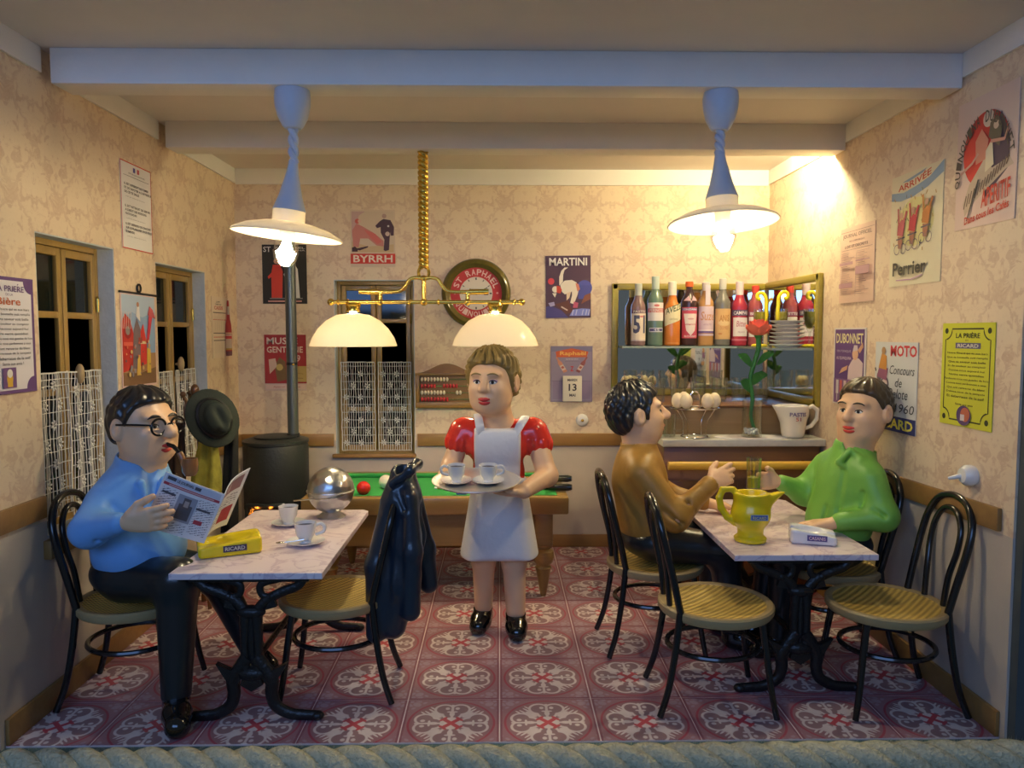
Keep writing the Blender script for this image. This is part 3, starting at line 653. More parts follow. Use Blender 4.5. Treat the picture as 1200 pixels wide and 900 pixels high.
# ---- stove with flue
STOVE = mat('black_stove_iron', (.018, .022, .022), .5, bump=.25, bscale=50); PIPE = mat('grey_flue_steel', (.13, .15, .15), .38, metal=.7)
st = empty('wood_stove', (-1.64, 5.50, 0), label='black cylindrical wood stove in the back left corner with a glowing door', cat='stove')
m = MB(); m.lathe([(.20, .13), (.225, .15), (.225, .42), (.232, .43), (.232, .88), (.225, .90), (.235, .905), (.235, .925), (.205, .935), (.10, .945), (0, .947)], 48); m.build('body', STOVE, st)
m = MB(); m.lathe([(.150, .94), (.155, .952), (.14, .956), (0, .956)], 32); m.build('lid', STOVE, st)
m = MB(); m.box((-.02, -.222, .425), (.27, .03, .15), bev=.01); dr = m.build('door', STOVE, st)
FIRE = NG('glowing_embers'); x, y, z = FIRE.coords(); fn = FIRE.noise(FIRE.vec(x, y, z), 22, 4, 1.0); f = FIRE.step(fn, .46, .62); FIRE.out((.02, .008, .004), .3)
FIRE.nt.links.new(FIRE.mix(f, (.05, .004, .0), (1.0, .30, .03)), FIRE.b.inputs['Emission Color']); FIRE.put(FIRE.b.inputs['Emission Strength'], FIRE.M('MULTIPLY', f, 2.6))
m = MB(); m.box((-.02, -.238, .43), (.22, .006, .10)); m.build('fire_window', FIRE.m, dr, smooth=False)
m = MB(); m.tube([(.10, -.24, .44), (.10, -.262, .44)], .012, 8); m.build('knob', CHROME, dr)
for k in range(3): a = pi / 2 + k * 2 * pi / 3; m = MB(); m.tube([(.15 * cos(a), .15 * sin(a), .15), (.19 * cos(a), .19 * sin(a), .0)], [.022, .014], 8); m.build('leg', STOVE, st)
m = MB(); m.tube(spline([(.115, .05, .935), (.115, .05, 1.5), (.115, .05, 2.31), (.115, .075, 2.40), (.115, .16, 2.445), (.115, .395, 2.45)], 6), .039, 24); fp = m.build('flue_pipe', PIPE, st)
m = MB(); m.tube([(.115, .05, 1.47), (.115, .05, 1.49)], .0405, 24); m.build('pipe_joint', STOVE, fp)
m = MB(); m.ball((.135, .009, 1.475), .008); m.build('screw', BRASS, fp)
m = MB(); m.tube([(.115, .05, .935), (.115, .05, .965)], .047, 24); m.build('pipe_collar', STOVE, fp)

# ---- coat stand with hat, scarf and dark coat
cs = empty('coat_stand', (-1.86, 4.66, 0), label='brown bentwood coat stand behind the newspaper reader', cat='coat stand'); CSW = wood('dark_bentwood_brown', (.06, .025, .01), (.16, .07, .025), 5, .3, 2)
m = MB(); m.tube(spline([(0, 0, .02), (0, 0, .6), (0, 0, 1.2), (-.02, 0, 1.33)], 5), .017, 10); m.ball((-.02, 0, 1.35), (.026, .026, .04)); m.build('pole', CSW, cs)
for k in range(4): a = k * pi / 2 + .6; m = MB(); m.tube(spline([(0, 0, .35), (.08 * cos(a), .08 * sin(a), .24), (.12 * cos(a), .12 * sin(a), .1), (.15 * cos(a), .15 * sin(a), .013)], 5), .012, 8); m.build('leg', CSW, cs)
for a in (-.9, .9, 2.5, 3.8):
    m = MB(); q = .09 if a > 2 else .12; m.tube(spline([(0, 0, 1.10), (q * .5 * cos(a), q * .5 * sin(a), 1.13), (q * .9 * cos(a), q * .9 * sin(a), 1.20), (q * .8 * cos(a), q * .8 * sin(a), 1.28), (q * cos(a), q * sin(a), 1.32)], 5), .011, 8); m.ball((q * cos(a), q * sin(a), 1.33), .018); m.build('hook', CSW, cs)
FELTH = mat('dark_green_felt', (.016, .024, .018), .8, bump=.15, bscale=60)
C = Clay((-.24, -.24, -.10), (.24, .24, .26), .006)
C.ell((0, 0, 0), (.185, .155, .018), k=.01); C.ell((0, 0, .03), (.115, .09, .05), k=.03); C.ell((.0, 0, .105), (.098, .073, .035), k=.05); C.ell((0, 0, .165), (.085, .022, .045), k=.03, op='s'); C.ell((.085, .05, .13), (.03, .02, .04), k=.02, op='s'); C.ell((.085, -.05, .13), (.03, .02, .04), k=.02, op='s')
hat = C.build('felt_hat', FELTH, loc=(-1.715, 4.50, 1.195)); hat.rotation_euler = (R(72), R(64), R(24)); tag(hat, 'dark green felt hat with dented crown hanging on the coat stand', 'hat')
m = MB(); m.tube([(.117 * cos(a), .092 * sin(a), .026) for a in [2 * pi * i / 36 for i in range(36)]], .012, 6, closed=True, flat=(V((0, 0, 1)), 1.3)); m.build('hat_band', mat('black_ribbon', (.006, .006, .007), .5), hat)
def drape(name, label, cat, path, wid, thick, m_, folds=3, seed=0, nu=26):
    """hanging cloth: a width per level, folded in depth"""
    rnd = random.Random(seed); nv = len(path); vs = []; m = MB()
    for sd in (1, -1):
        for j, (x, y, z) in enumerate(path):
            for i in range(nu + 1):
                u = i / nu * 2 - 1; fo = sin(u * folds * pi + seed + j * .12) * (.010 + .016 * j / nv) ; vs.append((x + u * wid[j] / 2, y + fo * (1 - .3 * abs(u)) - sd * thick / 2 * math.sqrt(max(0, 1 - u * u)) , z))
    W_ = nu + 1; N = W_ * nv; fs = []
    for j in range(nv - 1):
        for i in range(nu):
            a = j * W_ + i; fs.append((a, a + 1, a + W_ + 1, a + W_)); fs.append((N + a, N + a + W_, N + a + W_ + 1, N + a + 1))
    for i in range(nu): fs.append((i, N + i, N + i + 1, i + 1)); a = (nv - 1) * W_ + i; fs.append((a, a + 1, N + a + 1, N + a))
    c = path[0]; m.add([(p[0] - c[0], p[1] - c[1], p[2] - c[2]) for p in vs], fs); o = m.build(name, m_, loc=c, sharp=80); tag(o, label, cat); return o
pp = lambda a, b, n=12: [tuple(V(a).lerp(V(b), i / n)) for i in range(n + 1)]
OLV = mat('yellow_green_wool', (.34, .31, .04), .8, noise=.45, nscale=16, bump=.4, bscale=60)
drape('wool_scarf', 'yellow-green scarf hanging from the coat stand below the hat', 'scarf', pp((-1.765, 4.56, 1.14), (-1.80, 4.53, .52)), [.08 + .11 * min(1, i / 6) for i in range(13)], .02, OLV, 2, 1)
drape('dark_coat', 'black garment hanging from the coat stand on the stove side', 'coat', pp((-1.655, 4.65, 1.15), (-1.69, 4.66, .46)), [.08 + .02 * (i / 12) for i in range(13)], .045, mat('black_wool', (.008, .009, .010), .8), 1.5, 2)
drape('brown_jacket', 'dark brown jacket hanging from the coat stand behind the smoking pipe', 'jacket', pp((-1.95, 4.56, 1.16), (-1.965, 4.50, .50)), [.07 + .06 * min(1, i / 5) for i in range(13)], .05, mat('brown_wool', (.035, .018, .010), .8), 2, 3)

# ---- bar: counter, back step, brass rail
bar = empty('bar_counter', (1.575, 5.34, 0), label='dark wooden bar counter with grey marble top in the back right corner', cat='bar counter')
GMAR = mat('grey_marble', (.52, .52, .46), .35, noise=.18, nscale=18)
m = MB(); m.box((0, -.13, .487), (1.02, .80, .974), bev=.004); m.build('body', DARKW, bar)
m = MB(); m.box((0, -.445, .998), (1.055, .27, .046), bev=.006); m.build('marble_top', GMAR, bar)
m = MB(); m.box((0, .115, 1.09), (1.04, .84, .225), bev=.004); m.build('back_step', wood('step_wood', (.20, .12, .05), (.34, .22, .11), 4), bar)
m = MB(); m.box((0, .11, 1.209), (1.05, .86, .014), bev=.003); m.build('step_ledge', DARKW, bar)
for i in range(4):
    m = MB(); m.box((-.375 + i * .25, -.535, .42), (.20, .018, .66), bev=.006); m.build('panel', DARKW, bar)
m = MB(); m.tube([(-.51, -.665, .868), (.52, -.665, .868)], .027, 16); br = m.build('rail', mat('yellow_brass_paint', (.60, .36, .04), .35), bar)
for x in (-.40, .40): m = MB(); m.tube([(x, -.53, .868), (x, -.65, .868)], .012, 8); m.build('bracket', BRASS, br)
# mirrors in the corner
MIR = mat('silvered_mirror', (.86, .88, .84), .03, metal=1)
def mirror(label, wall, a0, a1, z0, z1, sides):
    fw = .05; t = empty('framed_mirror', {'B': (a0, YB, z0), 'R': (XR, a1, z0)}[wall], {'B': (0, 0, 0), 'R': (0, 0, R(-90))}[wall], label, 'mirror', 'gilt wood framed mirrors over the bar'); w, h = a1 - a0, z1 - z0
    m = MB(); m.box((w / 2, -.008, h / 2), (w - .02, .008, h - .02)); m.build('glass', MIR, t, smooth=False)
    for nm, c, d, on in (('stile', (fw / 2, -.018, h / 2), (fw, .036, h), 'l' in sides), ('stile', (w - fw / 2, -.018, h / 2), (fw, .036, h), 'r' in sides), ('rail', (w / 2, -.018, h - fw / 2), (w - .002, .036, fw), 1), ('rail', (w / 2, -.018, fw / 2), (w - .002, .036, fw), 1)):
        if not on: continue
        m = MB(); m.box(c, d, bev=.008); m.build(nm, OLIVEW, t)
    return t
mirror('wood-framed mirror on the back wall behind the bottles', 'B', .88, 2.09, 1.218, 2.09, 'l')
mirror('wood-framed mirror on the right wall behind the stacked plates', 'R', 4.875, 5.86, 1.218, 2.095, 'r')
SHG = mat('green_tinted_glass', (.62, .74, .66), .1, trans=.5, ior=1.3)
m = MB(); m.prism([(.93, 5.66), (1.80, 5.66), (1.80, 4.93), (2.07, 4.93), (2.07, 5.86), (.93, 5.86)], 1.590, 1.606); o = m.build('glass_shelf', SHG, smooth=False); tag(o, 'L-shaped glass shelf across the corner mirrors carrying bottles and plates', 'shelf')

# ================================================================ LAMPS
LAMPG = thin_glass('lamp_glass', (.98, .98, .98), .03)
def pendant(loc, tilt, label, cord_b, cone_t, cone_b, bulb_z):
    """hangs from (0,0,0) downwards; z values are distances below the beam"""
    t = empty('pendant_lamp', loc, (0, 0, 0), label, 'lamp', 'pendant lamps with flat white shades')
    m = MB(); m.lathe([(.078, 0), (.082, -.03), (.080, -.07), (.068, -.12), (.048, -.16), (.036, -.172), (.0, -.174)], 32); m.build('ceiling_cup', BLUECAP, t)
    for k in (0, 1):
        m = MB(); m.tube([(.012 * cos(th), .012 * sin(th), -.165 - (cord_b - .165) * i / 30) for i in range(31) for th in [k * pi + 2 * pi * 1.5 * i / 30]], .0135, 8); m.build('cord', BLUECAP, t)
    hd = bpy.data.objects.new('lamp_head', None); COL.objects.link(hd); hd.parent = t; hd.location = (0, 0, -cone_t); hd.rotation_euler = tilt; L_ = cone_b - cone_t
    m = MB(); m.lathe([(.0, .004), (.018, 0), (.030, -L_ * .3), (.052, -L_ * .7), (.074, -L_ + .004), (.076, -L_), (.0, -L_)], 28); m.build('cone', BLUECAP, hd)
    m = MB(); m.lathe([(.073, -L_ + .004), (.074, -L_ - .055), (.070, -L_ - .055), (.069, -L_ + .0)], 28, cap=False); m.build('collar', OPAL, hd)
    z = -L_ - .055; m = MB(); m.lathe([(.070, z + .002), (.12, z - .004), (.19, z - .022), (.245, z - .050), (.253, z - .060), (.248, z - .063), (.19, z - .032), (.12, z - .013), (.070, z - .008), (.070, z + .002)], 48, cap=False); m.open = True; m.build('shade', OPAL, hd)
    m = MB(); m.lathe([(.035, z + .01), (.036, z - .05), (.030, z - .075), (0, z - .078)], 20); m.build('socket', mat('lit_porcelain', (.9, .86, .8), .3), hd)
    b = z - .075 - bulb_z; m = MB(); m.lathe([(.012, z - .072), (.022, z - .10), (.040, z - .15), (.046, b + .055), (.036, b + .022), (.016, b + .004), (0, b)], 20); m.build('bulb', BULB, hd)
    m = MB(); m.lathe([(.050, z - .065), (.055, z - .13), (.059, b + .06), (.050, b + .015), (.03, b - .008)], 24, cap=False); m.open = True; m.build('glass_chimney', LAMPG, hd)
    return t
pendant((-.945, 3.535, 2.81), (0, R(6), 0), 'pale blue pendant lamp with flat white shade hanging on the left, near the stove pipe', .325, .31, .545, .115)
pendant((1.025, 3.535, 2.81), (R(-5), R(-2), 0), 'pale blue pendant lamp with flat white shade hanging on the right, before the bottles', .275, .255, .485, .105)
# ---- brass billiard lamp
bl = empty('billiard_lamp', (-.465, 4.68, 2.81), label='brass double-arm billiard lamp with two milky glass shades above the billiard table', cat='lamp')
for k in (0, 1):
    m = MB(); n_ = 150; m.tube([(.017 * cos(th), .017 * sin(th), -.70 * i / n_) for i in range(n_ + 1) for th in [k * pi + 2 * pi * 11 * i / n_]], .017, 8); m.build('twisted_stem', BRASS, bl, sharp=80)
m = MB(); m.tube([(.032 * cos(a), 0, -.735 + .04 * sin(a)) for a in [2 * pi * i / 24 for i in range(24)]], .010, 8, closed=True); m.build('ring', BRASS, bl)
m = MB(); m.tube([(0, 0, -.77), (0, 0, -.925)], .014, 10); m.tube([(-.575, 0, -.915), (.605, 0, -.915)], .0125, 12)
for x in (-.575, .605): m.ball((x, 0, -.915), .022)
for x in (-.47, -.09, .09, .47, .56, -.53): m.ball((x, 0, -.915), (.010, .020, .020))
m.ball((0, 0, -.77), .02); m.ball((0, 0, -.915), .024); m.build('cross_bar', BRASS, bl)
for s in (-1, 1):
    m = MB(); m.tube(spline([(s * x, 0, z) for x, z in ((.0, -.775), (.04, -.765), (.085, -.775), (.11, -.81), (.145, -.845), (.20, -.853), (.30, -.853))], 5), .0115, 10); m.tube([(s * .22, 0, -.853), (s * .30, 0, -.853)], .013, 10); m.tube([(s * .28, 0, -.853), (s * .40, 0, -.850)], [.019, .016], 12); m.tube([(s * .27, 0, -.853), (s * .27, 0, -.915)], .014, 10); m.ball((s * .27, 0, -.915), .022); m.build('arm', BRASS, bl)
    cx = -.438 if s < 0 else .440; sh = MB(); sh.lathe([(.042, -.920), (.048, -.935), (.040, -.955), (.044, -.975)], 20, c=(cx, 0, 0)); sh.build('gallery', BRASS, bl)
    sh = MB(); pr = [(.035, -.985), (.10, -.995), (.165, -1.03), (.215, -1.08), (.250, -1.135), (.268, -1.185)]; sh.lathe(pr + [(.262, -1.188)] + [(r - .006, z - .004) for r, z in pr[::-1][1:]], 48, c=(cx, 0, 0), cap=False); sh.open = True; sh.build('shade', OPAL, bl)
    sh = MB(); sh.ball((cx, 0, -1.10), (.034, .034, .042)); sh.tube([(cx, 0, -1.06), (cx, 0, -.975)], .02, 10); sh.build('bulb', PBULB, bl)

# ================================================================ PICTURES AND NOTICES ON THE WALLS
CREAM = (.80, .72, .58); INK = (.05, .04, .05); RED = (.62, .05, .04); PURP = (.13, .06, .20); NAVY = (.03, .035, .14)
PRAY = ['Notre Ricard qui es aux bars', 'Que ta bouteille soit remplie', 'Que ta saveur soit belle', 'Et de couleur au comptoir', 'Donne-nous aujourd hui', 'Notre verre quotidien', 'Pardonne-nous nos gueules de bois', 'Comme nous pardonnons a ceux', 'Qui ont renverse du blanc', 'Delivre-nous de la tempete', 'Et debarrasse de la soif']
def d_biere(D):
    W_ = (.78, .74, .78); D.rect(.045, .03, .955, .97, W_)
    for x, y, q in ((.045, .03, 0), (.955, .03, 1), (.955, .97, 2), (.045, .97, 3)): D.poly([(x, y)] + [(x + .16 * cos(a), y + .16 * sin(a) * D.w / D.h) for a in [pi / 2 * (q + i / 8) for i in range(9)]], PURP)
    D.rect(0, 0, .045, 1, PURP); D.rect(.955, 0, 1, 1, PURP); D.rect(0, 0, 1, .03, PURP); D.rect(0, .97, 1, 1, PURP)
    D.text('LA PRIERE', .22, .875, .80, .925, PURP, .01); D.line([(.665, .935), (.69, .945)], .012, PURP); D.text('DE LA', .43, .84, .57, .86, PURP); D.text('Bière', .25, .76, .72, .825, (.55, .14, .06), .015)
    D.lines([w.replace('Ricard', 'biere') for w in PRAY], .08, .93, .735, .042, .026, INK, .008); D.text('Sante aux amis !', .30, .245, .72, .27, INK, .008)
    D.rect(.30, .05, .56, .225, (.16, .08, .22)); D.circ(.43, .13, .06, (.65, .38, .04), .09); D.rect(.38, .06, .48, .14, (.70, .42, .05)); D.circ(.43, .175, .055, (.85, .82, .75))
poster('printed_notice', 'purple-bordered white prayer poster at the left edge, beside the nearest window', 'poster', 'L', 3.005, 1.935, .325, .485, PURP, d_biere)
def d_law(D):
    D.rect(0, 0, 1, .012, RED); D.rect(0, .988, 1, 1, RED); D.rect(0, 0, .015, 1, RED); D.rect(.985, 0, 1, 1, RED)
    D.rect(.40, .90, .47, .955, (.12, .10, .30)); D.rect(.53, .90, .60, .955, (.55, .10, .12)); D.text('REPUBLIQUE FRANCAISE', .25, .865, .78, .882, INK); D.rect(.08, .838, .92, .842, INK)
    for t, y in ((('IL EST INTERDIT DE FUMER', 'ET DE VAPOTER A L INTERIEUR', 'DE CETTE SALLE'), .755), (('IL EST INTERDIT DE SERVIR', 'A CREDIT DES BOISSONS', 'ALCOOLIQUES'), .505), (('IL EST DEFENDU DE CRACHER', 'SUR LE PLANCHER SOUS PEINE', 'D AMENDE'), .30)):
        for i, l in enumerate(t): D.text(l, .10, y - i * .045 - .026, .10 + .033 * len(l), y - i * .045, INK, .015)
        D.text('code des debits de boissons', .12, y - .16, .75, y - .148, (.35, .33, .33))
poster('printed_notice', 'white printed notice with thin red border high on the wall between two windows', 'notice', 'L', 4.135, 2.64, .355, .475, (.80, .77, .74), d_law)
def d_farm(D):
    D.rect(.02, .10, .98, .98, (.28, .40, .62)); D.poly([(.02, .72), (.3, .80), (.6, .75), (.98, .82), (.98, .98), (.02, .98)], (.42, .52, .68)); D.rect(.02, .02, .98, .36, (.42, .24, .12)); D.poly([(.02, .02), (.98, .02), (.98, .20), (.5, .14), (.02, .16)], (.22, .12, .06))
    D.poly([(.02, .16), (.32, .20), (.34, .55), (.24, .72), (.10, .78), (.02, .70)], (.52, .04, .03)); D.circ(.17, .60, .11, (.36, .03, .03)); D.circ(.17, .60, .06, (.25, .22, .22)); D.rect(.05, .44, .30, .48, (.70, .12, .08))
    for i in range(5): D.line([(.04 + i * .05, .62), (.02 + i * .06, .80)], .012, (.70, .55, .50))
    D.poly([(.28, .20), (.50, .18), (.52, .62), (.42, .74), (.32, .60)], (.20, .14, .16)); D.poly([(.40, .76), (.52, .70), (.50, .86), (.44, .88)], (.72, .68, .70)); D.circ(.46, .885, .035, (.45, .20, .12))
    D.poly([(.50, .22), (.68, .24), (.70, .46), (.60, .68), (.52, .60)], (.62, .05, .04)); D.rect(.50, .46, .68, .49, (.75, .60, .35)); D.poly([(.68, .46), (.76, .48), (.90, .80), (.80, .86), (.70, .52)], (.55, .05, .08)); D.poly([(.74, .78), (.98, .74), (.90, .84), (.80, .88)], (.50, .10, .12))
    D.poly([(.68, .14), (.80, .14), (.80, .40), (.70, .42)], (.72, .48, .08)); D.circ(.76, .44, .035, (.62, .35, .2)); D.poly([(.38, .12), (.50, .12), (.48, .34), (.42, .34)], (.70, .45, .10)); D.rect(.45, .47, .55, .53, (.30, .06, .05))
    rnd = random.Random(3)
    for i in range(26): x, y = rnd.uniform(.05, .75), rnd.uniform(.12, .5); D.circ(x, y, rnd.uniform(.012, .035), rnd.choice([(.12, .09, .1), (.62, .15, .08), (.72, .5, .2), (.3, .26, .3)]), n=7)
cal = poster('wall_calendar', 'colourful picture calendar hung between the two left windows', 'calendar', 'L', 4.085, 1.925, .405, .52, (.80, .58, .55), d_farm, tilt=-.6)
m = MB(); m.tube([(-.015, .522, .006), (.42, .522, .006)], .007, 8); m.build('hanging_rod', BLACKM, cal)
m = MB(); m.tube([(.205 + .022 * cos(a), .552 + .022 * sin(a), .006) for a in [2 * pi * i / 16 for i in range(16)]], .006, 6, closed=True); m.build('hook', BLACKM, cal)
def d_bott(D):
    D.text('LE PETIT', .22, .905, .42, .93, INK, .02); D.text('TARIF DU', .17, .865, .47, .89, INK, .02); D.text('CASSIS', .12, .79, .55, .85, (.55, .10, .10), .03)
    for y, c in ((.735, INK), (.62, (.60, .16, .12)), (.40, INK), (.335, (.60, .16, .12)), (.28, INK)): D.rect(.05, y, .70, y + .013, c)
    for i in range(5): D.rect(.12 + i * .10, .45, .15 + i * .10, .71 - .02 * (i % 2), (.66, .55, .44)); D.rect(.12 + i * .10, .08, .15 + i * .10, .26 - .02 * (i % 3), (.66, .55, .46))
    prof = [(.045, 0), (.165, 0), (.175, .05), (.175, .42), (.155, .55), (.10, .64), (.075, .76), (.055, .93), (.04, .97)]
    o_ = [(.80 + x, .02 + y * .97) for x, y in prof]; D.poly(o_ + [(1.6 - x, y) for x, y in o_[::-1]], (.36, .035, .04)); D.rect(.635, .15, .965, .39, (.58, .48, .42)); D.rect(.635, .31, .965, .36, (.55, .06, .07)); D.rect(.635, .40, .965, .415, (.75, .6, .4)); D.rect(.635, .12, .965, .15, (.45, .33, .06)); D.rect(.64, .02, .96, .10, (.13, .05, .08)); D.rect(.745, .72, .855, .86, (.50, .46, .44))
poster('price_list', 'small cream price list with a tall red bottle printed on its right side', 'price list', 'L', 5.375, 1.965, .385, .44, (.76, .62, .48), d_bott)
def d_black(D):
    D.text('ST', .03, .875, .20, .965, (.70, .68, .66), .01); D.text('RAPHAËL', .30, .93, .97, .965, (.70, .68, .66), .01); D.text('QUINQUINA', .30, .885, .97, .915, (.70, .68, .66))
    D.poly([(.20, .10), (.44, .10), (.46, .55), (.40, .66), (.24, .66), (.20, .5)], (.62, .06, .04)); D.circ(.32, .72, .06, (.55, .30, .2)); D.poly([(.30, .60), (.12, .46), (.14, .42), (.32, .52)], (.62, .06, .04))
    D.poly([(.58, .10), (.84, .10), (.80, .58), (.74, .66), (.62, .64)], (.74, .72, .70)); D.circ(.69, .71, .055, (.58, .34, .24)); D.poly([(.60, .60), (.48, .50), (.50, .46), (.62, .54)], (.74, .72, .70)); D.rect(.16, .08, .9, .10, (.25, .23, .22)); D.rect(.12, .03, .88, .055, (.60, .30, .26))
poster('advertising_poster', 'black poster with a red and a white figure behind the stove pipe', 'poster', 'B', -1.834, 2.387, .342, .455, (.03, .028, .028), d_black)
def d_byrrh(D):
    D.rect(.03, .26, .97, .97, (.62, .50, .36)); D.poly([(.03, .26), (.97, .26), (.97, .40), (.4, .36), (.03, .45)], (.58, .42, .24)); D.poly([(.03, .5), (.2, .9), (.34, .97), (.03, .97)], (.55, .36, .33))
    D.poly([(.04, .64), (.14, .76), (.30, .70), (.52, .60), (.74, .46), (.74, .36), (.58, .38), (.40, .50), (.22, .50), (.18, .34), (.06, .36)], (.55, .22, .19)); D.poly([(.30, .66), (.56, .58), (.70, .44), (.60, .40), (.44, .52)], (.62, .16, .14)); D.circ(.16, .80, .055, (.58, .12, .10)); D.circ(.21, .80, .04, (.66, .45, .35))
    D.poly([(.03, .27), (.16, .27), (.16, .33), (.40, .37), (.38, .34), (.2, .29), (.10, .36), (.03, .34)], (.08, .04, .05))
    D.poly([(.66, .80), (.74, .84), (.90, .82), (.98, .70), (.97, .55), (.90, .55), (.90, .62), (.88, .52), (.86, .30), (.78, .28), (.74, .30), (.76, .48), (.68, .60), (.68, .70), (.60, .68), (.56, .72)], (.09, .05, .07)); D.circ(.76, .89, .05, (.42, .28, .24)); D.rect(.83, .70, .87, .73, (.7, .65, .6)); D.circ(.83, .58, .05, (.66, .5, .4))
    D.rect(.0, .06, 1, .235, (.60, .05, .035)); D.text('BYRRH', .06, .085, .94, .21, (.78, .70, .56), .02)
poster('advertising_poster', 'poster with figures over a red band reading BYRRH on the back wall', 'poster', 'B', -1.15, 2.655, .345, .44, (.66, .52, .38), d_byrrh)
def d_red(D):
    D.rect(.0, .13, 1, 1, (.36, .035, .04)); D.text('MUSEE', .06, .83, .80, .95, (.72, .60, .50), .02); D.text('GENTIANE', .06, .68, .92, .79, (.70, .58, .46), .02); D.text('69', .66, .52, .86, .64, (.72, .50, .45), .02)
    D.poly([(.30, .16), (.52, .20), (.50, .52), (.36, .60), (.24, .44)], (.20, .12, .05)); D.poly([(.12, .30), (.30, .44), (.26, .58), (.10, .56)], (.62, .46, .36)); D.circ(.36, .42, .08, (.55, .40, .12)); D.rect(.52, .16, 1, .44, (.50, .36, .12)); D.line([(.55, .34), (.92, .30)], .02, (.40, .26, .08)); D.line([(.55, .24), (.92, .22)], .02, (.36, .22, .08)); D.rect(.03, .03, .97, .11, (.72, .52, .44)); D.text('Aperitif Gentiane', .2, .05, .85, .085, (.50, .14, .1), .01)
poster('advertising_poster', 'dark red poster with pale lettering behind the stove pipe, under the black one', 'poster', 'B', -1.832, 1.692, .325, .438, (.66, .50, .42), d_red)
def d_martini(D):
    BG = (.085, .045, .08); D.rect(0, 0, 1, 1, BG); D.circ(.86, .48, .17, (.08, .09, .38), n=24); D.rect(.72, .30, 1, .52, (.07, .08, .32)); D.poly([(.78, .22), (1, .30), (1, .40), (.86, .36)], (.24, .09, .06)); D.poly([(0, 0), (.5, 0), (.35, .12), (.1, .2), (0, .18)], (.08, .07, .24)); D.poly([(.2, .22), (.5, .28), (.6, .1), (.45, .06)], (.13, .05, .045))
    D.circ(.12, .59, .072, (.68, .07, .09)); W_ = (.80, .72, .60)
    D.poly([(.30, .52), (.30, .66), (.35, .76), (.42, .81), (.50, .81), (.42, .77), (.39, .70), (.38, .58)], W_)                   # raised arm
    D.poly([(.32, .53), (.42, .60), (.58, .61), (.68, .57), (.73, .50), (.70, .44), (.60, .44), (.54, .40), (.42, .38), (.36, .42)], W_); D.poly([(.58, .46), (.66, .50), (.74, .48), (.70, .36), (.62, .22), (.54, .24), (.58, .36)], W_); D.poly([(.46, .40), (.56, .42), (.52, .32), (.46, .28)], (.74, .58, .42))
    D.circ(.21, .46, .07, W_); D.poly([(.24, .41), (.32, .39), (.36, .45), (.31, .51), (.24, .52)], (.58, .07, .05)); D.poly([(.14, .40), (.20, .33), (.24, .40)], W_); D.poly([(.70, .42), (.76, .46), (.73, .54), (.66, .56)], (.62, .22, .14)); D.poly([(.60, .16), (.70, .16), (.72, .24), (.62, .26)], (.50, .10, .18))
    D.poly([(.05, .24), (.18, .26), (.20, .20), (.10, .18)], (.42, .38, .58)); D.poly([(.52, .03), (.97, .03), (.98, .14), (.80, .15), (.60, .13)], (.22, .26, .66)); D.line([(.34, .18), (.48, .12)], .03, (.62, .5, .45))
    for x in (.58, .66, .80, .88, .94): D.line([(x, .04), (x + .03, .13)], .02, (.55, .58, .80))
    D.text('MARTINI', .08, .84, .92, .965, (.84, .80, .74), .022)
poster('advertising_poster', 'dark plum poster reading MARTINI with a bending pale figure', 'poster', 'B', .367, 2.304, .352, .482, (.08, .045, .08), d_martini, tilt=-.7)
def d_cal(D):
    LV = (.30, .25, .36); D.rect(.02, .02, .98, .98, LV); D.rect(.02, .9, .98, .98, (.22, .20, .32)); D.rect(.05, .05, .95, .38, (.27, .21, .33)); D.rect(.03, .37, .3, .38, (.2, .16, .25)); D.rect(.72, .37, .97, .38, (.2, .16, .25))
    D.poly([(.14, .80), (.86, .80), (.90, .90), (.74, .925), (.50, .96), (.26, .925), (.12, .90)], (.62, .12, .05)); D.text('Raphaël', .22, .815, .84, .905, (.80, .45, .12), .03); D.text('QUINQUINA', .36, .755, .66, .775, (.72, .66, .72), .01); D.text('aperitif de France', .34, .715, .68, .735, (.16, .10, .2))
    for s, c in ((-1, (.60, .26, .18)), (1, (.28, .08, .08))):
        f = lambda x, y: (.5 + s * (x * .55 + y * .30 + .10), .55 + y * .36 - x * .18 * 1)
        D.poly([f(0, 0), f(.16, 0), f(.16, .45), f(.11, .60), f(.11, .75), f(.05, .75), f(.05, .60), f(0, .45)], c); D.poly([f(.0, .10), f(.16, .10), f(.16, .34), f(0, .34)], (.66, .52, .46)); D.poly([f(.03, .18), f(.13, .18), f(.13, .28), f(.03, .28)], (.45, .12, .1))
    D.text('Z', .47, .55, .55, .64, RED, .02)
cl = poster('tear_off_calendar', 'lavender tear-off calendar reading 13 MAI right of the waitress', 'calendar', 'B', .404, 1.603, .330, .44, (.25, .2, .3), d_cal)
m = MB(); m.box((.170, .105, .018), (.150, .200, .030), bev=.004); pad = m.build('date_pad', P((.80, .74, .60)), cl); D = Draw(.150, .200); D.k = 140
D.text('MARDI', .24, .80, .74, .90, INK, .03); D.text('13', .30, .42, .72, .70, INK, .02); D.text('MAI', .34, .20, .66, .31, INK, .03)
for ms in (D.let,): ms.build('lettering', D.lm, pad, loc=(.095, .005, .001), smooth=False)
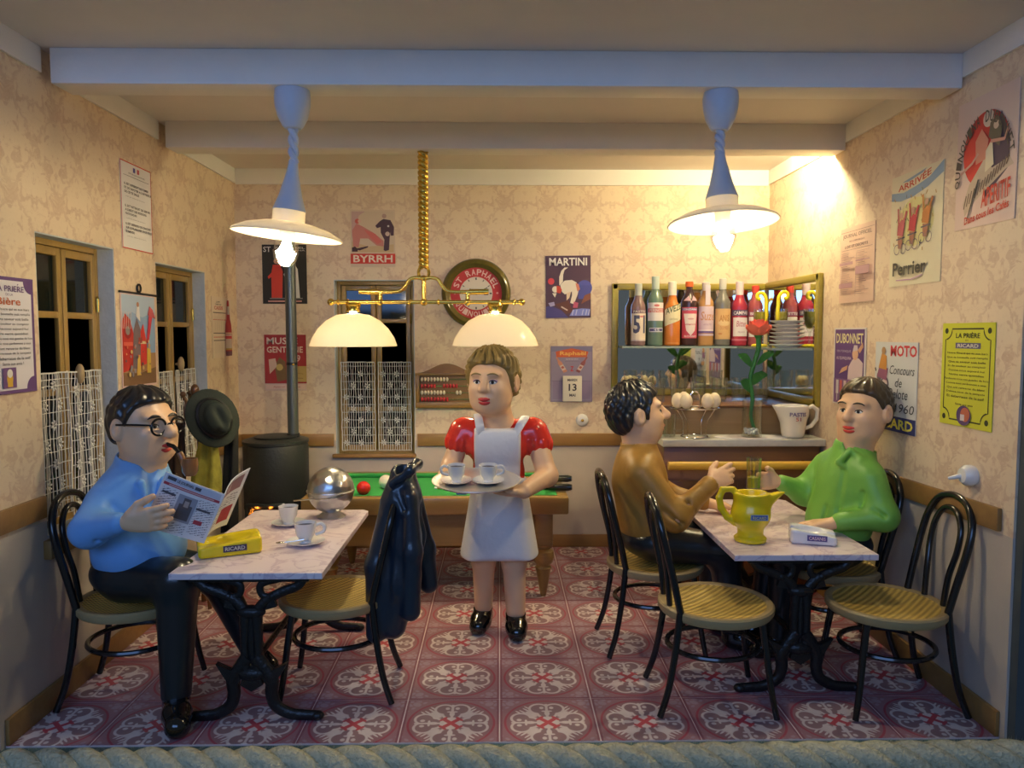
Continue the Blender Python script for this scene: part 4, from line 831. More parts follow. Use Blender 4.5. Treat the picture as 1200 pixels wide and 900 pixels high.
def d_jo(D):
    G_ = (.34, .20, .20); D.rect(.02, .94, .98, .945, G_); D.text('JOURNAL OFFICIEL', .08, .85, .92, .915, (.30, .20, .18), .01); D.text('DE LA REPUBLIQUE', .28, .80, .72, .825, G_, .01); D.text('LOIS ET DECRETS', .15, .73, .82, .765, (.20, .12, .12), .02); D.rect(.05, .70, .95, .705, G_); D.rect(.495, .08, .5, .64, G_)
    rnd = random.Random(8)
    for col in (0, 1):
        y = .66
        while y > .10:
            L_ = rnd.uniform(.2, .40); D.rect(.05 + col * .48, y, .05 + col * .48 + L_, y + .007, G_ if rnd.random() < .5 else (.50, .34, .30)); y -= .022
    for x0, y0, x1, y1 in ((.05, .50, .46, .54), (.54, .36, .94, .46), (.05, .20, .46, .26), (.54, .53, .94, .545)): D.rect(x0, y0, x1, y1, (.48, .28, .30))
poster('printed_notice', 'faded pink printed official sheet on the right wall above the green-shirted man', 'notice', 'R', 4.640, 2.335, .425, .45, (.72, .50, .38), d_jo)
def d_perrier(D):
    D.poly([(0, .86), (.25, .835), (.5, .86), (.75, .90), (1, 1), (1, .90), (.72, .82), (.45, .775), (.2, .765), (0, .79)], (.27, .36, .46)); D.poly([(.22, .93), (.7, .985), (.62, .955), (.35, .92)], (.27, .36, .46)); D.text('ARRIVÉE', .14, .855, .78, .925, (.55, .09, .05), .02, fn=lambda p: (p[0], p[1] + (p[0] / D.w - .14) ** 2 * .09, 0))
    D.circ(.5, .55, .36, (.72, .66, .30), .26); rnd = random.Random(5)
    for i in range(30): x, y = rnd.uniform(.08, .92), rnd.uniform(.25, .80); D.line([(x, y), (x + rnd.uniform(-.03, .03), y + .03)], .014, rnd.choice([(.25, .25, .12), (.5, .3, .1), (.2, .18, .2)]))
    for cx, cy, c in ((.24, .50, (.50, .13, .14)), (.48, .52, (.55, .08, .09)), (.74, .56, (.55, .24, .08))):
        D.poly([(cx - .07, cy - .04), (cx + .05, cy - .06), (cx + .09, cy + .06), (cx + .02, cy + .10), (cx - .06, cy + .05)], c); D.circ(cx + .01, cy + .13, .035, (.60, .36, .25)); D.line([(cx - .04, cy + .06), (cx - .06, cy + .2)], .03, c); D.line([(cx + .06, cy + .06), (cx + .12, cy + .16)], .035, c); D.poly([(cx - .05, cy - .05), (cx + .05, cy - .06), (cx + .03, cy - .17), (cx - .04, cy - .16)], (.42, .20, .12)); D.line([(cx - .08, cy - .08), (cx + .1, cy - .07)], .015, (.12, .12, .15))
        for dx in (-.06, .07): D.line([(cx + dx + .055 * cos(a), cy - .17 + .045 * sin(a)) for a in [2 * pi * i / 14 for i in range(15)]], .010, (.22, .17, .20))
    D.text('Perrier', .12, .09, .78, .21, (.09, .08, .06), .03); D.line([(.2, .05), (.5, .045), (.72, .075)], .012, (.5, .3, .45))
poster('advertising_poster', 'pale yellow poster of cheering cyclists reading ARRIVÉE and Perrier on the right wall', 'poster', 'R', 4.045, 2.525, .470, .575, (.74, .67, .46), d_perrier)
def d_quin(D):
    D.circ(.5, .58, .38, (.62, .07, .05), .40, n=40); D.poly([(.5, .2), (.9, .4), (.88, .62), (.74, .82), (.62, .7)], (.12, .08, .10)); rnd = random.Random(6)
    D.poly([(.18, .10), (.35, .20), (.62, .30), (.84, .38), (.96, .40), (.9, .46), (.62, .42), (.5, .52), (.36, .42), (.24, .34), (.14, .2)], (.60, .47, .33))
    for i in range(16): t = i / 15; D.line([(.16 + .7 * t, .16 + .25 * t), (.20 + .7 * t, .26 + .22 * t)], .018, (.22, .15, .10))
    D.poly([(.36, .48), (.52, .50), (.56, .64), (.44, .74), (.34, .66)], (.62, .26, .18)); D.poly([(.52, .40), (.66, .44), (.62, .64), (.52, .56)], (.74, .64, .44)); D.circ(.55, .80, .09, (.68, .55, .42)); D.poly([(.56, .66), (.74, .56), (.78, .70), (.70, .80), (.58, .76)], (.17, .14, .09)); D.circ(.68, .73, .045, (.65, .5, .36)); D.line([(.60, .62), (.82, .60), (.88, .68)], .035, (.60, .30, .22)); D.line([(.10, .44), (.30, .50), (.40, .56)], .03, (.62, .34, .26)); D.line([(.24, .06), (.34, .24), (.42, .36)], .022, (.12, .10, .08))
    c = (.13, .10, .07); D.arc('QUINQUINA DUBONNET', .5 * D.w, .40 * D.h, .405 * D.w, .50 * D.w, -1.72, 1.38, c, .015, ky=1.30)
    D.text('APERITIF', .48, .13, .94, .27, (.62, .09, .05), .02, fn=lambda p: (p[0], p[1] + (p[0] / D.w - .45) * .05, 0)); D.text('Dans tous les Cafés', .20, .03, .93, .09, (.60, .09, .05), .02, fn=lambda p: (p[0], p[1] + (p[0] / D.w - .2) * .05, 0))
poster('advertising_poster', 'poster lettered QUINQUINA DUBONNET in an arch at the top right', 'poster', 'R', 3.475, 2.735, .405, .565, (.74, .56, .46), d_quin)
def d_dub(D):
    D.rect(.04, .02, .96, .98, PURP); D.text('DUBONNET', .08, .80, .92, .93, (.76, .70, .36), .02); D.text('VIN TONIQUE', .10, .68, .56, .715, (.45, .38, .50), .01); D.text('AU QUINQUINA', .10, .585, .58, .63, (.62, .50, .62), .015)
    D.poly([(.48, .34), (.92, .34), (.94, .56), (.80, .62), (.62, .60), (.50, .50)], (.66, .52, .54)); D.circ(.70, .67, .09, (.70, .42, .28)); D.poly([(.62, .70), (.78, .72), (.76, .78), (.66, .78)], (.64, .54, .58)); D.poly([(.20, .40), (.45, .46), (.48, .52), (.30, .48)], (.62, .35, .22)); D.poly([(.78, .72), (.92, .82), (.94, .76), (.84, .68)], (.66, .36, .22)); D.rect(.04, .02, .96, .34, (.20, .10, .24))
    for x, c in ((.12, (.60, .55, .55)), (.24, (.55, .12, .10)), (.37, (.62, .50, .48)), (.52, (.60, .28, .1)), (.66, (.62, .58, .6)), (.80, (.52, .1, .12))): D.rect(x, .14, x + .08, .32, c); D.rect(x + .03, .05, x + .05, .14, (.6, .55, .55))
poster('advertising_poster', 'purple and white poster reading DUBONNET behind the green-shirted man', 'poster', 'R', 4.690, 1.735, .41, .47, (.72, .66, .62), d_dub)
def d_moto(D):
    D.rect(.0, .0, 1, .17, NAVY); D.text('RICARD', .06, .03, .94, .145, (.80, .72, .10), .03); D.text('MOTO', .38, .84, .98, .965, (.62, .06, .06), .03)
    for t, x0, y0, x1, y1 in (('Concours', .36, .64, .93, .74), ('de', .50, .50, .66, .60), ('Belote', .36, .37, .80, .48), ('1960', .52, .22, .95, .32)): D.text(t, x0, y0, x1, y1, (.05, .05, .05), 0, .25)
    D.circ(.26, .52, .10, (.12, .10, .14)); D.circ(.26, .52, .07, (.55, .45, .42)); D.circ(.12, .60, .06, (.14, .12, .14)); D.poly([(.06, .60), (.30, .56), (.34, .70), (.12, .72)], (.28, .10, .18)); D.poly([(.10, .70), (.30, .68), (.30, .84), (.18, .88)], (.62, .28, .06)); D.circ(.22, .90, .05, (.45, .26, .12)); D.poly([(.12, .42), (.34, .40), (.40, .48), (.1, .5)], (.58, .30, .12)); D.line([(.04, .66), (.02, .70)], .03, (.1, .1, .1))
poster('advertising_poster', 'white poster with red MOTO and handwriting behind the green-shirted man', 'poster', 'R', 4.165, 1.655, .425, .475, (.66, .66, .64), d_moto)
def d_ric(D):
    YL = (.62, .62, .045); BK = (.05, .055, .02)
    def outline(ins, wd, c):
        r = .13; x0, x1, y0, y1 = ins, 1 - ins, ins * .8, 1 - ins * .8; k = D.w / D.h; pts = []
        for cx, cy, a0 in ((x0, y0, pi / 2), (x1, y0, pi), (x1, y1, 3 * pi / 2), (x0, y1, 0)): 
            arc_ = [(cx + r * cos(a0 - pi / 2 * i / 6), cy + r * sin(a0 - pi / 2 * i / 6) * k) for i in range(7)]; pts += arc_
        D.line(pts + [pts[0]], wd, c)
    outline(.07, .018, BK)
    for x, y in ((.09, .075), (.91, .075), (.09, .925), (.91, .925)): D.circ(x, y, .035, BK)
    D.text('LA PRIÈRE', .28, .855, .74, .915, BK, .015); D.text('DU', .47, .825, .53, .842, BK); D.rect(.28, .755, .76, .81, (.12, .11, .20)); D.text('RICARD', .32, .765, .72, .80, (.66, .64, .56), .02)
    D.lines(PRAY, .09, .93, .72, .042, .024, BK, .008); D.text('Santé aux amis', .33, .205, .67, .225, BK, .01); D.circ(.50, .11, .14, (.10, .06, .16), .12); D.circ(.53, .12, .09, (.50, .14, .08), .085); D.rect(.44, .06, .52, .12, (.65, .58, .6))
poster('printed_notice', 'bright yellow prayer plaque reading LA PRIÈRE DU RICARD on the right wall', 'poster', 'R', 3.535, 1.748, .378, .47, (.62, .62, .045), d_ric)

# ---- clock
ck = empty('wall_clock', (-.179, YB - .002, 2.012), (R(90), 0, 0), 'round wall clock with dark gilt frame and red lettered ring behind the lamp', 'clock')
m = MB(); m.lathe([(.20, .004), (.268, .004), (.270, .02), (.255, .045), (.235, .052), (.222, .045), (.215, .030), (.20, .020)], 64, cap=False); m.build('frame', wood('dark_gilt', (.075, .06, .012), (.16, .12, .02), 5, .18, 2, .5), ck)
m = MB(); m.lathe([(0, .010), (.206, .010), (.206, .018), (0, .018)], 64); m.build('dial', P((.52, .045, .05)), ck, smooth=False)
m = MB(); m.lathe([(0, -.001), (.128, -.001), (.128, 0), (0, .0)], 48, c=(0, 0, .0195)); m.build('dial_centre', P((.72, .64, .54)), ck, smooth=False)
D = Draw(1, 1); D.k = 80; PK = (.80, .55, .50)
D.arc('ST RAPHAEL', 0, 0, .142, .188, -1.28, 1.35, PK, .02); D.arc('QUINQUINA', 0, 0, .140, .186, pi + 1.15, pi - 1.15, PK, .02, inv=True); D.arc('*', 0, 0, .155, .175, -1.62, -1.50, PK); D.arc('*', 0, 0, .155, .175, 1.50, 1.62, PK)
for h in range(12): a = h * pi / 6; D.line([(.105 * sin(a), .105 * cos(a)), (.122 * sin(a), .122 * cos(a))], .006 if h % 3 else .010, INK)
D.line([(0, 0), (-.05, .035)], .010, INK); D.line([(0, 0), (.088, .045)], .007, INK); D.circ(0, 0, .012, INK); D.rect(.06, -.012, .095, .0, INK)
D.build(ck, 'dial_print')
# ---- abacus scoreboard
ab = empty('scoring_abacus', (-.410, YB - .004, 1.12), (0, 0, 0), 'wooden wall abacus with rows of white and red beads behind the waitress', 'abacus'); AW = wood('abacus_wood', (.17, .085, .02), (.32, .18, .045), 5, .35)
w2 = .243; m = MB(); rot = Matrix.Rotation(R(90), 4, 'X'); top = [(w2, .27)] + [(w2 - 2 * w2 * i / 24, .275 + .072 * max(0, cos(pi * (i / 24 - .5) * 1.15)) ** 1.6) for i in range(1, 24)] + [(-w2, .27)]
m.prism([(-w2, .0), (w2, .0)] + top, 0, .016, M=rot); m.build('backboard', AW, ab)
for c, d in (((0, -.03, .022), (.49, .03, .044)), ((-w2 + .016, -.03, .15), (.032, .03, .22)), ((w2 - .016, -.03, .15), (.032, .03, .22)), ((0, -.03, .262), (.49, .03, .02))): m = MB(); m.box(c, d, bev=.004); m.build('frame_bar', AW, ab)
for r_, (col, groups) in enumerate(((RED, ((0, 9),)), (CREAM, ((0, 8), (11.2, 2))), (RED, ((0, 5), (7, 5))), (CREAM, ((0, 9),)))):
    z = .068 + r_ * .052; m = MB(); m.tube([(-w2 + .02, -.034, z), (w2 - .02, -.034, z)], .003, 6); wr = m.build('wire', CHROME, ab); m = MB()
    for g0, cnt in groups:
        for i in range(cnt): b = MB(); b.ball((-w2 + .050 + (g0 + i) * .0245, -.034, z), (.0115, .018, .018), seg=12); b.build('bead', mat('bead_%s' % ('red' if col is RED else 'cream'), (.55, .05, .06) if col is RED else (.80, .70, .52), .25), wr)
# ---- switches
m = MB(); m.lathe([(0, .0), (.048, .0), (.050, .012), (.042, .028), (.022, .038), (0, .040)], 28); o = m.build('light_switch', CHINA, loc=(.654, YB, 1.019), rot=(R(90), 0, 0)); tag(o, 'round white porcelain switch on the back wall below the calendar', 'switch'); m = MB(); m.ball((0, 0, .042), (.012, .012, .010)); m.build('button', BRASS, o)
m = MB(); m.lathe([(0, .0), (.044, .0), (.048, .014), (.046, .035), (.032, .052), (0, .058)], 28); o = m.build('light_switch', CHINA, loc=(XR, 3.275, 1.070), rot=(R(90), 0, R(-90))); tag(o, 'round white porcelain switch with lever on the right wall, under the yellow plaque', 'switch'); m = MB(); m.tube([(.0, 0, .045), (-.012, -.01, .075), (-.03, -.018, .092)], [.012, .010, .007], 10); m.build('lever', CHINA, o)

# ================================================================ THINGS ON THE BAR
def bottle(x, h, rb, sh, label, glass, cap, draw, capz=.045, rn=.024, dark=False):
    Y, Z = 5.755, 1.6065; gm = mat(*glass[0:1], glass[1], .08, trans=glass[2], ior=1.33, coat=.3); o = empty('liqueur_bottle', (x, Y, Z), label=label, cat='bottle', group='bottles on the glass shelf')
    m = MB(); m.lathe([(0, .006), (rb * .8, .0), (rb, .008), (rb, sh), (rb * .93, sh + .02), (rb * .62, sh + .055), (rn + .004, sh + .085), (rn, sh + .10), (rn, h - capz)], 32); m.build('body', gm, o)
    m = MB(); m.lathe([(rn + .003, h - capz - .005), (rn + .004, h - .004), (rn, h), (0, h)], 24); m.build('cap', P(cap), o)
    # wrapped paper label: flat prints bent round the glass
    class W(Draw):
        def build(s_, par):
            for mb_, ms, nm in ((s_.pic, s_.pm, 'paper_label'), (s_.let, s_.lm, 'lettering')):
                if not mb_.f: continue
                bm = bmesh.new(); vs = [bm.verts.new(v) for v in mb_.v]; 
                for f, k in zip(mb_.f, mb_.m):
                    try: bm.faces.new([vs[i] for i in f]).material_index = k
                    except ValueError: pass
                for i in range(-9, 10):
                    xc = s_.w / 2 + i * s_.w / 18
                    if 0 < xc < s_.w: bmesh.ops.bisect_plane(bm, geom=bm.verts[:] + bm.edges[:] + bm.faces[:], plane_co=(xc, 0, 0), plane_no=(1, 0, 0))
                for v in bm.verts:
                    th = (v.co.x - s_.w / 2) / rb; rr = rb + .0006 + (v.co.z - .0028) * .35; v.co = V((rr * sin(th), -rr * cos(th), v.co.y))
                me = bpy.data.meshes.new(nm); bm.to_mesh(me); bm.free()
                for k in ms: me.materials.append(k)
                ob = bpy.data.objects.new(nm, me); COL.objects.link(ob); ob.parent = par; me.shade_flat()
    D = W(2.6 * rb, h); draw(D); D.build(o); return o
def L51(D): D.rect(0, .10, 1, .56, (.74, .64, .52)); D.rect(0, .52, 1, .58, (.16, .08, .14)); D.text('PASTIS', .16, .53, .84, .57, (.7, .62, .5), .02); D.text('51', .16, .20, .84, .49, (.07, .07, .14), .03); D.rect(0, .08, 1, .10, (.6, .5, .5)); D.circ(.62, .47, .12, (.60, .20, .2), .05)
def Lper(D): D.rect(0, .36, 1, .62, (.76, .70, .68)); D.rect(0, .48, 1, .54, (.60, .16, .16)); D.text('PERNOD', .12, .485, .88, .535, (.74, .64, .6), .02); D.circ(.5, .58, .14, (.62, .18, .18), .06); D.rect(.12, .20, .88, .26, (.75, .73, .76)); D.rect(.15, .21, .85, .25, (.10, .09, .22)); D.text('45', .36, .215, .64, .245, (.8, .8, .8))
def Lav(D): D.poly([(0, .30), (1, .42), (1, .68), (0, .56)], (.78, .70, .46)); D.text('AVEZE', .10, .47, .92, .57, (.10, .13, .07), .02, fn=lambda p: (p[0], p[1] + p[0] * .35, 0)); D.text('GENTIANE', .3, .40, .7, .43, (.3, .25, .1)); D.rect(.2, .04, .8, .05, (.7, .3, .1))
def Lcin(D): D.rect(0, .12, 1, .60, (.52, .07, .12)); D.rect(.02, .55, .98, .585, (.12, .12, .30)); D.text('CINZANO', .12, .555, .88, .58, (.8, .7, .7), .02); D.poly([(.14, .50), (.86, .50), (.72, .24), (.5, .16), (.28, .24)], (.76, .64, .62)); D.circ(.5, .42, .16, (.62, .35, .36), .04); D.text('VERMOUTH', .22, .32, .78, .345, (.5, .06, .1), .02); D.text('ROSSO', .18, .135, .82, .165, (.76, .6, .6), .02); D.poly([(.12, .70), (.88, .70), (.6, .78), (.5, .66), (.4, .78)], (.70, .45, .50))
def Lsuz(D): D.rect(0, .20, 1, .62, (.64, .50, .58)); D.rect(0, .20, 1, .235, (.15, .10, .28)); D.rect(0, .235, 1, .255, (.76, .68, .7)); D.text('Suze', .14, .40, .86, .54, (.56, .28, .18), .02, .12); D.text('APERITIF', .3, .32, .7, .35, (.4, .25, .4)); D.rect(0, .16, 1, .19, (.6, .5, .6)); D.rect(.38, .64, .62, .95, (.66, .56, .64))
def Lam(D): D.rect(0, .10, 1, .55, (.66, .40, .18)); D.circ(.5, .34, .32, (.72, .52, .28), .14); D.text('ANIS', .26, .36, .74, .46, (.45, .2, .06), .02); D.text('DU MIDI', .3, .24, .7, .29, (.5, .2, .1)); D.circ(.3, .18, .1, (.56, .25, .1), .05)
def Lcam(D): D.rect(0, .47, 1, .56, (.10, .07, .14)); D.text('CAMPARI', .10, .485, .90, .54, (.7, .62, .64), .02); D.rect(.08, .15, .92, .44, (.74, .66, .66)); D.text('Bitter', .26, .30, .76, .39, (.48, .14, .2), .01, .1); D.text('MILANO', .34, .20, .68, .23, (.4, .2, .3)); D.rect(0, .08, 1, .11, (.5, .12, .18))
def Lric(D): D.rect(0, .50, 1, .565, (.28, .10, .18)); D.text('BITTER', .12, .51, .88, .555, (.7, .6, .6), .02); D.rect(.02, .15, .98, .48, (.78, .72, .66)); D.text('AMER', .2, .28, .8, .36, (.5, .1, .16), .02)
bottle(1.065, .475, .056, .295, 'bottle with mauve glass and large 51 label, first from the left', ('mauve_drink', (.36, .22, .22), .35), (.50, .52, .46), L51, .13)
bottle(1.195, .53, .060, .345, 'tallest green-glass bottle with red and white label, second from the left', ('pale_green_glass', (.28, .42, .32), .5), (.48, .56, .50), Lper, .15, .026)
bottle(1.325, .49, .062, .285, 'orange bottle with slanting cream AVEZE label', ('orange_drink', (.82, .26, .05), .25), (.78, .70, .60), Lav, .10, .028)
bottle(1.455, .49, .060, .330, 'dark bottle with orange-red cap and crimson label', ('dark_vermouth', (.06, .03, .035), .2), (.72, .13, .03), Lcin, .035, .026)
bottle(1.583, .485, .060, .320, 'peach-orange bottle with lilac label', ('peach_drink', (.80, .42, .16), .35), (.60, .52, .50), Lsuz, .06, .026)
bottle(1.712, .515, .060, .325, 'clear-necked bottle with amber label, directly behind the right lamp', ('smoky_glass', (.36, .34, .30), .5), (.56, .55, .50), Lam, .08, .024)
bottle(1.842, .49, .060, .300, 'crimson bottle with pale pink cap and white label', ('crimson_drink', (.55, .05, .09), .35), (.74, .58, .60), Lcam, .13, .026)
bottle(1.965, .46, .056, .300, 'rose-pink bottle with small red cap, at the right end of the row', ('rose_drink', (.52, .12, .13), .35), (.62, .06, .04), Lric, .05, .024)
# tumblers on the step ledge
TUMB = [(.0, .012), (.040, .010), (.046, .0), (.050, .002), (.056, .10), (.058, .17), (.055, .17), (.052, .10), (.046, .016), (0, .014)]
m = MB(); m.lathe(TUMB, 28); tum = m.build('tumbler', GLASS, loc=(1.13, 5.33, 1.2165)); tag(tum, 'clear glass tumbler in the back-bar row, first from the left', 'glass', 'glass tumblers on the back bar')
for i, nm in enumerate(('second', 'third', 'fourth', 'fifth', 'sixth')):
    o = tum.copy(); COL.objects.link(o); o.location = (1.13 + .148 * (i + 1), 5.33 + .02 * (i % 2), 1.2165); o['label'] = 'clear glass tumbler in the back-bar row, %s from the left' % nm
# stacked plates
PL = [(0, .004), (.06, .002), (.068, .0), (.075, .006), (.112, .020), (.114, .024), (.108, .024), (.072, .011), (0, .009)]
pos = ('bottom', 'second from the bottom', 'third from the bottom', 'fourth from the bottom', 'third from the top', 'second from the top', 'topmost')
m = MB(); m.lathe(PL, 36); pl = None
for i, nm in enumerate(pos):
    if pl is None: o = pl = m.build('plate', CHINA)
    else: o = pl.copy(); COL.objects.link(o)
    o.location = (1.945 + .002 * (i % 2), 5.06, 1.6068 + .0262 * i); tag(o, 'white china plate, %s of the stack on the glass shelf' % nm, 'plate', 'stacked white plates')
# lemon cocktails
LEM = mat('lemon_yellow', (.85, .68, .02), .35); AMB = mat('amber_drink', (.55, .42, .03), .1)
def cocktail(loc, label, side):
    o = empty('cocktail_glass', loc, label=label, cat='glass', group='yellow cocktails with lemon peel')
    m = MB(); m.lathe([(0, .006), (.048, .004), (.050, .0), (.052, .004), (.012, .016), (.008, .03), (.008, .10), (.022, .125), (.040, .16), (.046, .21), (.044, .27), (.041, .27), (.043, .21), (.037, .165), (.018, .13), (0, .125)], 28); m.build('bowl', GLASS, o)
    m = MB(); m.lathe([(0, .127), (.018, .133), (.036, .167), (.0415, .21), (.041, .25), (0, .25)], 24); m.build('drink', AMB, o)
    m = MB(); m.tube(spline([(side * .020, -.02, .15), (side * .036, -.03, .22), (side * .034, -.03, .29), (side * .030, -.03, .35), (side * .002, -.03, .385), (side * -.03, -.03, .375), (side * -.03, -.03, .345), (side * -.008, -.03, .34)], 6), .013, 10, flat=(V((0, 1, 0)), .8)); m.build('lemon_peel', LEM, o)
    m = MB(); m.lathe([(0, .001), (.055, .001), (.058, .010), (.045, .018), (0, .02)], 18); m.build('lemon_slice', LEM, o); return o
cocktail((1.885, 5.42, 1.6067), 'yellow cocktail glass with curled lemon peel, beside the rose-pink bottle', 1)
cocktail((1.995, 5.30, 1.6067), 'yellow cocktail glass with curled lemon peel, behind the plates', -1)
# wire egg stand with eggs
es = empty('egg_stand', (1.285, 4.895, 1.021), label='round chrome wire egg stand on the bar counter, holding five eggs', cat='egg stand')
circ = lambda r, z, n=36, cx=0, cy=0: [(cx + r * cos(a), cy + r * sin(a), z) for a in [2 * pi * i / n for i in range(n)]]
m = MB(); m.tube(circ(.085, .005), .005, 8, closed=True); m.build('base_ring', CHROME, es)
m = MB(); m.tube([(.160 * cos(a), .122 * sin(a), .192) for a in [2 * pi * i / 40 for i in range(40)]], .0045, 8, closed=True); m.tube(circ(.03, .19), .003, 8, closed=True); m.build('top_ring', CHROME, es)
for a in (pi * .25, pi * .75, pi * 1.25, pi * 1.75): m = MB(); m.tube(spline([(.085 * cos(a), .085 * sin(a), .005), (.09 * cos(a), .09 * sin(a), .1), (.13 * cos(a), .11 * sin(a), .16), (.156 * cos(a), .119 * sin(a), .19)], 5), .0035, 8); m.build('leg', CHROME, es)
m = MB(); m.tube(spline([(-.035, 0, .18), (-.035, 0, .24), (-.025, 0, .285), (0, 0, .30), (.025, 0, .285), (.035, 0, .24), (.035, 0, .18)], 5), .004, 8); m.build('handle', CHROME, es)
ERG = [(0, 0), (.018, .004), (.034, .020), (.0405, .042), (.038, .066), (.027, .088), (.012, .099), (0, .101)]
m = MB(); m.lathe(ERG, 24); eg = None; EGG = mat('cream_eggshell', (.86, .72, .50), .4)
for a, nm in ((200, 'at the far left of the wire stand'), (235, 'second from the left in the wire stand'), (115, 'at the back of the wire stand behind its handle'), (300, 'right of the handle in the wire stand'), (350, 'at the far right of the wire stand')):
    if eg is None: o = eg = m.build('egg', EGG)
    else: o = eg.copy(); COL.objects.link(o)
    o.location = (1.285 + .128 * cos(R(a)), 4.895 + .082 * sin(R(a)), 1.021 + .193); tag(o, 'cream-coloured egg %s' % nm, 'egg', 'eggs in the wire stand')
# doily, vase, rose
m = MB(); pts = []
for i in range(72): a = 2 * pi * i / 72; r = 1 + .05 * abs(sin(a * 9)); pts.append((.235 * r * cos(a), .095 * r * sin(a)))
m.prism(pts, 0, .004); o = m.build('lace_doily', mat('doily_white', (.82, .80, .80), .8, bump=.6, bscale=120), loc=(1.655, 4.868, 1.0212)); tag(o, 'scalloped white doily on the marble counter under the vase', 'doily')
vz = empty('glass_vase', (1.655, 4.868, 1.0255), label='tall straight glass vase with white pebbles on the doily', cat='vase')
m = MB(); m.lathe([(0, .0), (.062, .0), (.066, .004), (.064, .245), (.060, .245), (.060, .012), (0, .010)], 32); m.build('body', GLASS, vz)
rnd = random.Random(2); m = MB()
for i in range(40): a = rnd.uniform(0, 6.28); r = rnd.uniform(0, .042); m.ball((r * cos(a), r * sin(a), .022 + rnd.uniform(0, .030)), rnd.uniform(.008, .014), seg=8)
o = m.build('pebbles', CHINA, vz); o['kind'] = 'stuff'
STEMG = mat('rose_green', (.03, .17, .035), .5); ROSE = mat('coral_rose', (.86, .20, .12), .5)
rs = empty('single_rose', (1.66, 4.868, 1.06), label='single coral-red rose with green leaves standing in the glass vase', cat='flower')
m = MB(); m.tube(spline([(.02, 0, .0), (-.012, 0, .10), (-.004, 0, .22), (-.02, 0, .34), (.0, 0, .44), (.028, 0, .54), (.026, 0, .62)], 6), lambda u: .011 + .006 * u, 10); m.build('stem', STEMG, rs)
def leaf(a, b, w, up=.02):
    a, b = V(a), V(b); d = b - a; sd = V((0, 1, 0)).cross(d).normalized() * .25 + V((0, -.9, 0)); sd = sd.normalized(); vs = []; m = MB(); n_ = 8
    for i in range(n_ + 1):
        t = i / n_; c = a + d * t + V((0, 0, up * sin(pi * t))); k = w * sin(pi * min(1, t * .95 + .05)) ** .8; u = d.cross(sd).normalized()
        vs += [c - u * k + sd * .006, c + sd * .002, c + u * k + sd * .006, c - sd * .006]
    fs = []
    for i in range(n_):
        o_ = i * 4
        for j in range(4): fs.append((o_ + j, o_ + (j + 1) % 4, o_ + 4 + (j + 1) % 4, o_ + 4 + j))
    m.add(vs, fs); m.build('leaf', STEMG, rs, sharp=70)
for a, b, w in (((-.01, 0, .42), (-.115, -.02, .505), .028), ((.02, 0, .44), (.125, -.02, .515), .026), ((-.02, 0, .26), (-.095, -.03, .335), .034), ((-.01, -.01, .31), (.05, -.05, .385), .036), ((.0, -.01, .33), (.085, -.02, .375), .030)): leaf(a, b, w)
m = MB(); m.lathe([(.0, .60), (.02, .61), (.028, .63), (.020, .645)], 12, c=(.026, 0, 0)); m.build('calyx', STEMG, rs)
for ring_, (n_, r0, r1, h0, h1) in enumerate(((5, .030, .078, .63, .70), (5, .026, .058, .635, .725), (3, .016, .032, .64, .735))):
    for k in range(n_):
        a0 = 2 * pi * k / n_ + ring_ * .6; m = MB(); vs = []; nn_, mm = 6, 5; sp = pi / n_ * 1.35
        for sd in (0, 1):
            for j in range(mm + 1):
                t = j / mm; r = r0 * (1 - t) + r1 * t ** .7 - sd * .004; z = h0 + (h1 - h0) * t
                for i in range(nn_ + 1):
                    u = i / nn_ * 2 - 1; th = a0 + u * sp * (1 - .25 * t * t); vs.append((.026 + r * (1 + .10 * t * u * u) * cos(th), r * (1 + .1 * t * u * u) * sin(th), z - .022 * t * u * u))
        w_ = nn_ + 1; N = w_ * (mm + 1); fs = []
        for j in range(mm):
            for i in range(nn_): a = j * w_ + i; fs += [(a, a + 1, a + w_ + 1, a + w_), (N + a, N + a + w_, N + a + w_ + 1, N + a + 1)]
        m.add(vs, fs); m.open = False; m.build('petal', ROSE, rs, sharp=80)
# cream jug, small glass mug
m = MB(); jg = empty('water_jug', (1.925, 4.862, 1.0215), label='cream china water jug lettered PASTIS 51 at the right end of the counter', cat='jug'); CRM = mat('cream_china', (.84, .77, .60), .25, coat=.3)
C = Clay((-.20, -.14, -.01), (.20, .14, .25), .0055); C.cone((0, 0, .045), (0, 0, .17), .075, .092, k=.02); C.cone((0, 0, .17), (-.01, 0, .21), .094, .098, k=.02); C.cone((-.05, 0, .16), (-.125, 0, .212), .05, .016, k=.03)
C.field(lambda x, y, z: z - .214 - 0 * x, .006); C.cone((0, 0, .07), (0, 0, .30), .064, .088, k=.004, op='s'); C.cone((-.05, 0, .20), (-.14, 0, .235), .04, .012, k=.004, op='s')
C.chain([(.085, 0, .185), (.125, 0, .205), (.158, 0, .18), (.155, 0, .12), (.12, 0, .075), (.08, 0, .06)], [.013] * 6, .006); C.field(lambda x, y, z: -z + .002 + 0 * x, .004); C.build('body', CRM, jg)
D = Draw(.12, .06); D.k = 2; D.text('PASTIS', .04, .52, .96, .95, (.16, .12, .24), .02); D.text('51', .36, .02, .64, .42, (.45, .12, .12), .02); D.let.v = [(.105 * sin((x - .06) / .105), -.105 * cos((x - .06) / .105), y) for x, y, z in D.let.v]; D.let.build('lettering', D.lm, jg, loc=(-.005, 0, .115), smooth=False)
